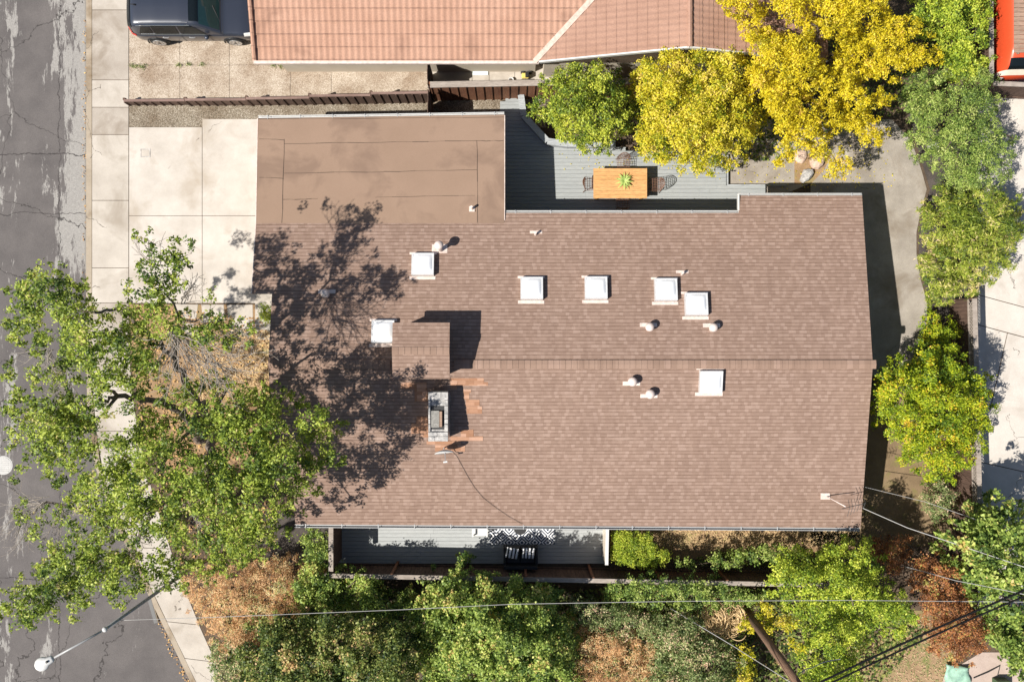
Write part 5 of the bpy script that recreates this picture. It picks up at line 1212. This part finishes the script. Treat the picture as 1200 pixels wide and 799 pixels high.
def spray(px, py, z, dx, dy, n, ln, seed, spread=.55, r=.011):
    rr = np.random.default_rng(seed); o_ = P3(px, py, z); base_a = math.atan2(-dy, dx)
    for i in range(n):
        a = base_a+rr.normal(0, spread); l_ = ln*rr.uniform(.45, 1.1); st0 = o_+Vector((rr.normal(0, .10), rr.normal(0, .10), rr.normal(0, .1)))
        pts = [st0]; d0 = a
        for k in range(5):
            d0 += rr.normal(0, .22); pts.append(pts[-1]+Vector((math.cos(d0), math.sin(d0), rr.normal(.12, .2)))*(l_/5))
        tw_.tube(pts, [r*1.3, r*1.1, r, r*.8, r*.6, r*.4], 4, False)
        for q in (2, 3, 4):
            d1 = d0+rr.choice([-1, 1])*rr.uniform(.5, 1.0); e = pts[q]+Vector((math.cos(d1), math.sin(d1), .2))*(l_*.28); tw_.tube([pts[q], pts[q].lerp(e, .5)+Vector((rr.normal(0, .02), rr.normal(0, .02), 0)), e], r*.6, 4, False)
for a in ((204, 388, 8.2, .5, 1, 34, 2.0, 1), (212, 396, 8.0, 1, .8, 22, 2.0, 2), (95, 470, 7.1, -1, -.2, 16, 1.5, 3), (105, 490, 6.8, -.4, 1, 14, 1.0, 4), (50, 590, 6.5, -1, .5, 16, 1.3, 5), (28, 606, 6.3, -.3, 1, 14, 1.4, 6), (60, 410, 7.3, .2, 1, 12, 1.2, 7),
          (75, 600, 6.3, .2, 1, 12, 1.1, 8), (180, 312, 8.6, 0, -1, 10, 1.0, 9), (215, 350, 8.2, .6, -1, 12, .9, 10), (262, 385, 8.3, .8, .3, 10, 1.0, 11), (160, 625, 6.4, .3, 1, 12, .9, 12), (220, 590, 7.6, .3, 1, 14, .9, 13), (120, 660, 6.4, -1, .4, 10, .9, 14), (60, 690, 6.2, -1, .3, 10, .9, 15), (245, 420, 7.6, 1, .45, 16, 2.0, 16), (190, 520, 7.4, -.5, 1, 12, .9, 17), (325, 540, 7.0, .6, .6, 10, .8, 18)):
    spray(*a)
tw_.build('bare_twigs', M['bark_pale'], stree)

tree('deck_tree', 'rounded green tree at the corner of the deck, beside the plank fence', 'tree', (700, 125), [([(628, 112), (640, 92), (652, 74), (678, 68), (702, 70), (716, 84), (736, 100), (742, 122), (740, 146), (728, 160), (716, 172), (700, 172), (690, 182), (676, 172), (655, 164), (636, 152), (628, 132)], 2.4, 4.6)], L['citrus'], .115, .5, .36, 1050, .1, None, 21)
tree('yellow_tree', 'dense yellow leaved tree over the deck, between the green tree and the golden tree', 'tree', (815, 125), [([(742, 66), (756, 58), (770, 50), (788, 52), (806, 60), (828, 48), (850, 44), (872, 56), (884, 78), (886, 102), (896, 124), (890, 150), (880, 168), (864, 184), (850, 196), (832, 198), (818, 205), (800, 198), (778, 192), (752, 178), (742, 158), (748, 130), (744, 100)], 2.5, 5.4)], L['yellow'], .11, .5, .34, 1150, .14, None, 22, bark='bark')
gold = []
for pl, z0, z1 in (
  ([(848, -5), (866, -12), (884, 6), (900, 30), (910, 56), (900, 66), (878, 44), (862, 22)], 4.6, 5.6),
  ([(900, -30), (930, -30), (948, -10), (952, 14), (940, 34), (926, 22), (905, 8)], 5.2, 6.2),
  ([(948, -20), (990, -25), (1032, -18), (1040, 6), (1020, 22), (998, 30), (986, 48), (966, 44), (960, 22)], 5.2, 6.4),
  ([(888, 40), (912, 44), (930, 36), (952, 48), (966, 62), (958, 82), (942, 98), (920, 92), (902, 76), (886, 66)], 5.6, 6.8),
  ([(884, 78), (908, 86), (934, 102), (942, 128), (930, 152), (912, 146), (898, 130), (886, 112), (880, 92)], 4.8, 6.2),
  ([(980, 60), (1008, 48), (1032, 30), (1052, 18), (1066, 26), (1096, 22), (1098, 34), (1076, 46), (1052, 58), (1030, 66), (1000, 78), (982, 80)], 4.8, 5.8),
  ([(990, 72), (1020, 68), (1052, 58), (1080, 54), (1102, 60), (1092, 72), (1068, 78), (1048, 92), (1022, 92), (1000, 90)], 4.2, 5.2),
  ([(958, 72), (980, 76), (1000, 90), (1018, 108), (1042, 114), (1040, 126), (1012, 124), (990, 112), (968, 102), (954, 88)], 4.6, 5.6),
  ([(952, 104), (968, 112), (980, 124), (972, 134), (956, 126)], 4.2, 4.8),
  ([(922, 130), (946, 128), (962, 140), (958, 160), (940, 172), (928, 182), (916, 192), (912, 178), (918, 158)], 3.8, 5.0),
  ([(958, 158), (978, 164), (994, 186), (990, 198), (974, 196), (956, 184), (946, 172)], 3.2, 4.2),
  ([(984, 126), (1004, 122), (1026, 134), (1040, 156), (1034, 168), (1012, 164), (994, 152), (978, 142)], 3.4, 4.4),
  ([(866, 60), (888, 72), (890, 98), (876, 92), (864, 78)], 4.2, 5.0)):
    gold.append((pl, z0, z1, dict(dome=.8, gap=0)))
gold += [([(866, 0), (905, -15), (950, 0), (1000, -5), (1040, 20), (1010, 66), (1000, 110), (1010, 140), (985, 150), (960, 150), (930, 160), (905, 130), (880, 90), (868, 40)], 3.0, 4.4, dict(gap=.72, lump=.5))]
tree('golden_tree', 'tall golden tree with long spreading boughs beside the pink boulders', 'tree', (940, 92), gold, L['golden'], .115, .42, .33, 1150, .17, None, 23, lump=.18, flat=.7)
tree('lime_shrub', 'bright lime green shrub along the grey topped fence by the orange van', 'shrub', (1105, 50), [([(1080, -20), (1120, -25), (1160, -20), (1164, 10), (1158, 40), (1160, 62), (1152, 88), (1130, 96), (1108, 86), (1100, 60), (1078, 42), (1068, 14)], 1.6, 3.2)], L['lime'], .12, .5, .36, 1000, .06, None, 24)
tree('wispy_tree', 'loose grey green tree between the golden tree and the pale patio', 'tree', (1112, 140), [([(1060, 98), (1082, 84), (1108, 78), (1136, 84), (1150, 78), (1170, 92), (1176, 112), (1170, 136), (1186, 166), (1188, 188), (1176, 212), (1158, 224), (1140, 230), (1118, 224), (1106, 204), (1086, 192), (1066, 184), (1064, 166), (1074, 146), (1062, 122)], 2.0, 4.2, dict(gap=.1))], L['green'], .115, .32, .36, 1000, .1, None, 25, lump=.32)
tree('bushy_shrub', 'broad narrow leaved shrub with tan flower heads at the curve of the patio', 'shrub', (1130, 290), [([(1078, 248), (1090, 232), (1112, 224), (1140, 222), (1168, 220), (1190, 232), (1200, 256), (1196, 282), (1184, 306), (1168, 322), (1150, 340), (1126, 346), (1104, 352), (1086, 346), (1084, 326), (1076, 300), (1082, 272)], 1.6, 3.2)], L['oleander'], .19, .20, .36, 900, .07, None, 26)
tree('small_shrub', 'small round yellow green shrub between the lattice fence and the patio end', 'shrub', (1098, 388), [(ring(1100, 388, 23, 20, 14, .1, 3), .7, 1.8)], L['olivey'], .11, .5, .30, 1000, .05, None, 27)
tree('round_tree', 'big round yellow green tree beside the east wall and the lattice fence', 'tree', (1085, 490), [([(1028, 446), (1040, 424), (1056, 418), (1070, 408), (1092, 405), (1112, 404), (1130, 412), (1136, 428), (1150, 436), (1166, 448), (1162, 470), (1160, 494), (1152, 514), (1140, 532), (1136, 548), (1116, 556), (1100, 566), (1088, 562), (1070, 552), (1058, 528), (1042, 516), (1030, 496), (1026, 470)], 2.2, 4.6)], L['olivey'], .11, .5, .36, 1150, .13, None, 28)
tree('small_shrub', 'dusty green shrub below the big round tree', 'shrub', (1100, 582), [(ring(1101, 584, 17, 24, 12, .12, 5), .9, 1.9)], L['mixed'], .10, .45, .28, 1000, .04, None, 29)
tree('clipped_hedge', 'small bright green clipped hedge at the garage corner', 'hedge', (312, 367), [([(303, 358), (321, 358), (322, 377), (304, 377)], .75, .95, dict(dome=.15, lump=.03))], L['lime'], .07, .5, .18, 2600, .03, None, 30, twigs=14)
tree('clipped_hedge', 'square yellow green clipped hedge next to the white partition', 'hedge', (748, 646), [([(717, 624), (738, 622), (762, 626), (776, 642), (788, 650), (780, 662), (756, 666), (722, 668), (716, 650)], .95, 1.25, dict(dome=.3, lump=.05))], L['lime'], .075, .5, .22, 2200, .03, None, 31, twigs=14)
tree('hedge_row', 'narrow green hedge row along the south wall of the house', 'hedge', (890, 652), [([(782, 652), (820, 654), (850, 646), (880, 641), (912, 637), (944, 638), (946, 652), (916, 657), (880, 663), (830, 668), (790, 664)], .7, 1.15, dict(dome=.35, gap=.1))], L['green'], .11, .55, .26, 900, .03, None, 32)
tree('broadleaf_tree', 'mid green leafy tree south of the deck, its tips reaching the fence', 'tree', (590, 740), [([(468, 700), (480, 682), (498, 676), (510, 662), (514, 676), (532, 672), (538, 648), (544, 648), (552, 674), (572, 668), (588, 676), (604, 672), (624, 684), (640, 680), (660, 690), (655, 712), (672, 730), (682, 752), (676, 780), (686, 812), (640, 840), (520, 840), (486, 800), (492, 760), (480, 730)], .8, 5.0, dict(dome=4.6, gap=.03))], L['maple'], .13, .65, .36, 950, .13, None, 33, lump=.26)
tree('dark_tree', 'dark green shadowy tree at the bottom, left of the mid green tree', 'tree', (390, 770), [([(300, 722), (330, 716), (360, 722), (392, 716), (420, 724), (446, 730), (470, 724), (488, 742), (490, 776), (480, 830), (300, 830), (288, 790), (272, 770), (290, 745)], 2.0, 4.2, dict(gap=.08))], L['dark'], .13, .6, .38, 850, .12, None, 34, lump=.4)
tree('ivy_shrub', 'tall green shrub in front of the west screen of the south deck', 'shrub', (375, 690), [([(352, 640), (362, 622), (376, 622), (384, 640), (380, 660), (396, 672), (420, 668), (436, 676), (446, 690), (474, 700), (470, 722), (440, 728), (404, 718), (372, 726), (348, 716), (338, 700), (346, 676), (356, 662)], 1.2, 2.3, dict(gap=.05))], L['maple'], .12, .6, .32, 900, .06, None, 35)
tree('dry_shrub', 'orange brown dry shrub beside the curved pavement', 'shrub', (272, 700), [([(210, 688), (216, 674), (242, 666), (262, 664), (290, 656), (320, 648), (348, 658), (350, 690), (360, 714), (342, 730), (312, 732), (300, 750), (282, 768), (262, 764), (246, 738), (226, 712)], .8, 1.9, dict(gap=.10))], L['rust'], .12, .22, .30, 1000, .05, None, 36, lump=.30, up=1.3)
tree('mixed_shrub', 'green and brown shrub at the bottom edge of the curved pavement', 'shrub', (285, 770), [([(258, 748), (280, 748), (296, 770), (300, 830), (262, 830), (250, 795), (246, 765)], .8, 2.0, dict(gap=.08))], L['mixed'], .11, .5, .30, 900, .05, None, 37)
tree('green_shrub', 'grey green shrub growing over the fence east of the clipped hedge', 'shrub', (800, 700), [([(708, 688), (730, 682), (748, 674), (780, 672), (812, 678), (846, 684), (880, 686), (904, 692), (900, 712), (866, 708), (830, 716), (790, 712), (750, 710), (712, 706)], 1.5, 2.5, dict(dome=.8, gap=.06))], L['green'], .11, .5, .30, 900, .05, None, 38)
tree('mixed_shrub', 'pale green shrub mottled with brown, right of the mid green tree', 'shrub', (720, 740), [([(664, 700), (700, 706), (748, 714), (770, 726), (764, 752), (740, 752), (700, 744), (682, 734)], 1.2, 2.4)], L['mixed'], .11, .45, .30, 900, .05, None, 39)
tree('dry_shrub', 'brown dry shrub at the bottom, right of the mid green tree', 'shrub', (715, 775), [([(676, 738), (706, 734), (738, 742), (768, 756), (770, 790), (752, 830), (690, 830), (676, 790)], .8, 1.9, dict(gap=.10))], L['rust'], .12, .22, .30, 1000, .05, None, 40, lump=.30, up=1.3)
tree('mixed_shrub', 'blue green shrub at the bottom, left of the utility pole', 'shrub', (805, 760), [([(762, 722), (796, 716), (824, 724), (834, 742), (852, 760), (872, 770), (880, 800), (870, 830), (752, 830), (760, 780)], 1.2, 2.6, dict(gap=.08))], L['mixed'], .11, .5, .30, 900, .05, None, 41)
tree('yellow_shrub', 'yellow leaved shrub wrapped round the utility pole', 'shrub', (895, 725), [([(866, 722), (876, 716), (884, 738), (880, 748), (868, 738)], 1.7, 2.2), ([(886, 706), (902, 702), (910, 712), (906, 724), (924, 722), (938, 730), (934, 738), (914, 738), (900, 742), (890, 734)], 2.0, 2.8), ([(914, 756), (928, 750), (946, 758), (940, 768), (920, 768)], 1.6, 2.1), ([(870, 756), (886, 760), (884, 786), (896, 830), (852, 830), (860, 790)], 1.4, 2.2)], L['yellow'], .11, .5, .26, 1100, .05, None, 42)
tree('chartreuse_tree', 'vivid yellow green tree between the utility pole and the rusty shrub', 'tree', (985, 720), [([(904, 672), (912, 654), (930, 646), (944, 652), (956, 662), (966, 640), (984, 634), (1002, 640), (1010, 628), (1022, 630), (1028, 652), (1040, 662), (1034, 678), (1048, 690), (1062, 698), (1078, 712), (1072, 736), (1050, 742), (1030, 740), (1014, 752), (1004, 774), (1012, 800), (990, 830), (930, 830), (946, 790), (930, 770), (948, 750), (940, 726), (920, 716), (908, 700)], 2.7, 5.0, dict(gap=.08))], L['lime'], .115, .5, .36, 1000, .12, None, 43, lump=.42)
tree('rusty_shrub', 'red brown leaved shrub under the black overhead cables', 'shrub', (1095, 715), [([(1034, 640), (1050, 630), (1066, 640), (1062, 662), (1046, 668), (1034, 658)], 1.6, 2.4), ([(1066, 652), (1090, 648), (1118, 656), (1132, 676), (1134, 700), (1150, 720), (1158, 746), (1152, 770), (1134, 778), (1108, 772), (1090, 756), (1084, 732), (1080, 706), (1072, 680)], 1.4, 2.8, dict(gap=.06))], L['bronze'], .11, .45, .30, 900, .06, None, 44, up=1.0)
tree('large_leaf_tree', 'big leaved green tree filling the right edge below the pale patio', 'tree', (1165, 670), [([(1092, 640), (1106, 620), (1124, 606), (1140, 590), (1158, 598), (1168, 570), (1182, 566), (1190, 590), (1215, 592), (1225, 650), (1225, 700), (1215, 740), (1190, 736), (1172, 724), (1150, 708), (1136, 690), (1128, 668), (1108, 656)], 2.2, 4.4, dict(gap=.16))], L['maple'], .19, .6, .40, 560, .11, None, 45, lump=.36)
tree('large_leaf_shrub', 'broad leaved dark shrub at the right edge beside the pink terrace', 'shrub', (1180, 745), [([(1150, 712), (1176, 728), (1220, 742), (1220, 810), (1200, 800), (1184, 778), (1166, 760), (1156, 740)], 1.2, 2.4)], L['green'], .18, .55, .34, 600, .05, None, 46)
tree('bronze_shrub', 'small bronze shrub in the shade at the south east corner of the house', 'shrub', (1010, 640), [([(1012, 644), (1026, 628), (1048, 626), (1056, 644), (1040, 656), (1022, 658)], .9, 1.5)], L['bronze'], .10, .45, .26, 800, .04, None, 47)
# dried frond clump beside the pole
dc = thing('dry_frond_clump', 'curled dry brown fronds beside the foot of the utility pole', 'plant', P3(846, 722, 0)); rng = np.random.default_rng(9); V, Q, T = [], [], []
for k in range(420):
    c0 = P3((838 if k % 2 else 858)+rng.normal(0, 4), 724+rng.normal(0, 5), 1.4); a0 = rng.uniform(0, 6.28); rad = rng.uniform(.15, .62); zz = rng.uniform(-.5, .25); prev = None
    for q in range(6):
        a_ = a0+q*.22; c = np.array(c0)+np.array([rad*math.cos(a_)*.8, rad*math.sin(a_), zz+.12*math.sin(q*.6)]); o_ = np.array([math.cos(a_), math.sin(a_), .5])*.012
        row = [c-o_, c+o_]
        if prev is not None: b0 = len(V); V += prev+row; Q.append([b0, b0+1, b0+3, b0+2]); T.append(rng.uniform(.1, .7))
        prev = row
np_mesh('fronds', np.array(V), np.array(Q), L['straw'], dc, np.array(T)); MB().tube([P3(847, 722, 0), P3(847, 722, 1.4)], .09, 8).build('stem', M['bark'], dc)
scatter('fallen_leaves', 'yellow leaves dropped on the patio under the golden tree', [(850, 175), (1040, 160), (1050, 220), (930, 226), (855, 212)], 260, L['golden'], .06, .6, .012, 14)
scatter('fallen_leaves', 'a few yellow leaves blown over the deck under the yellow tree', [(650, 175), (848, 190), (848, 212), (780, 200), (660, 200)], 90, L['golden'], .055, .6, .165, 15)
# low ground cover and weeds
scatter('ground_cover', 'dark ivy ground cover under the southern shrubs', [(262, 690), (470, 690), (700, 690), (1010, 690), (1090, 740), (990, 840), (270, 840)], 16000, L['dark'], .14, .6, .12, 12)
scatter('ground_cover', 'dark leaf litter under the northern trees', [(640, 100), (860, 60), (1110, 20), (1130, 180), (1060, 130), (900, 190), (760, 170)], 6000, L['dark'], .12, .6, .05, 13)
for i, (px, py, lab) in enumerate(((154.5, 77, 'weed tuft at the pavement end of the gravel drive joint'), (161, 77.5, 'second weed tuft from the pavement in the gravel drive joint'), (168, 78.5, 'flat dry weed in the gravel drive joint behind the car'), (209, 76.5, 'weed tuft in the gravel drive joint below the middle of the car'), (220, 75.5, 'dark weed tuft in the gravel drive joint below the car doors'), (237, 75.5, 'weed tuft in the gravel drive joint below the front door of the car'), (320, 76.5, 'green weed clump at the west corner of the tiled roof'), (329, 77.5, 'dry weed clump just right of the tiled roof corner'))):
    rng = np.random.default_rng(100+i); C = np.array(P3(px, py, .05))+rng.normal(0, 1, (60, 3))*np.array([.07, .05, .015]); V, Q = leaves(rng, C, np.tile([0, 0, 1.], (60, 1)), .06, .35, .3, .8)
    o = np_mesh('weed', V, Q, L['mixed'], None, np.clip(rng.normal(.45, .2, 60), 0, 1), tuple(P3(px, py, .005))); props(o, lab, 'weed', 'weeds in the gravel drive')
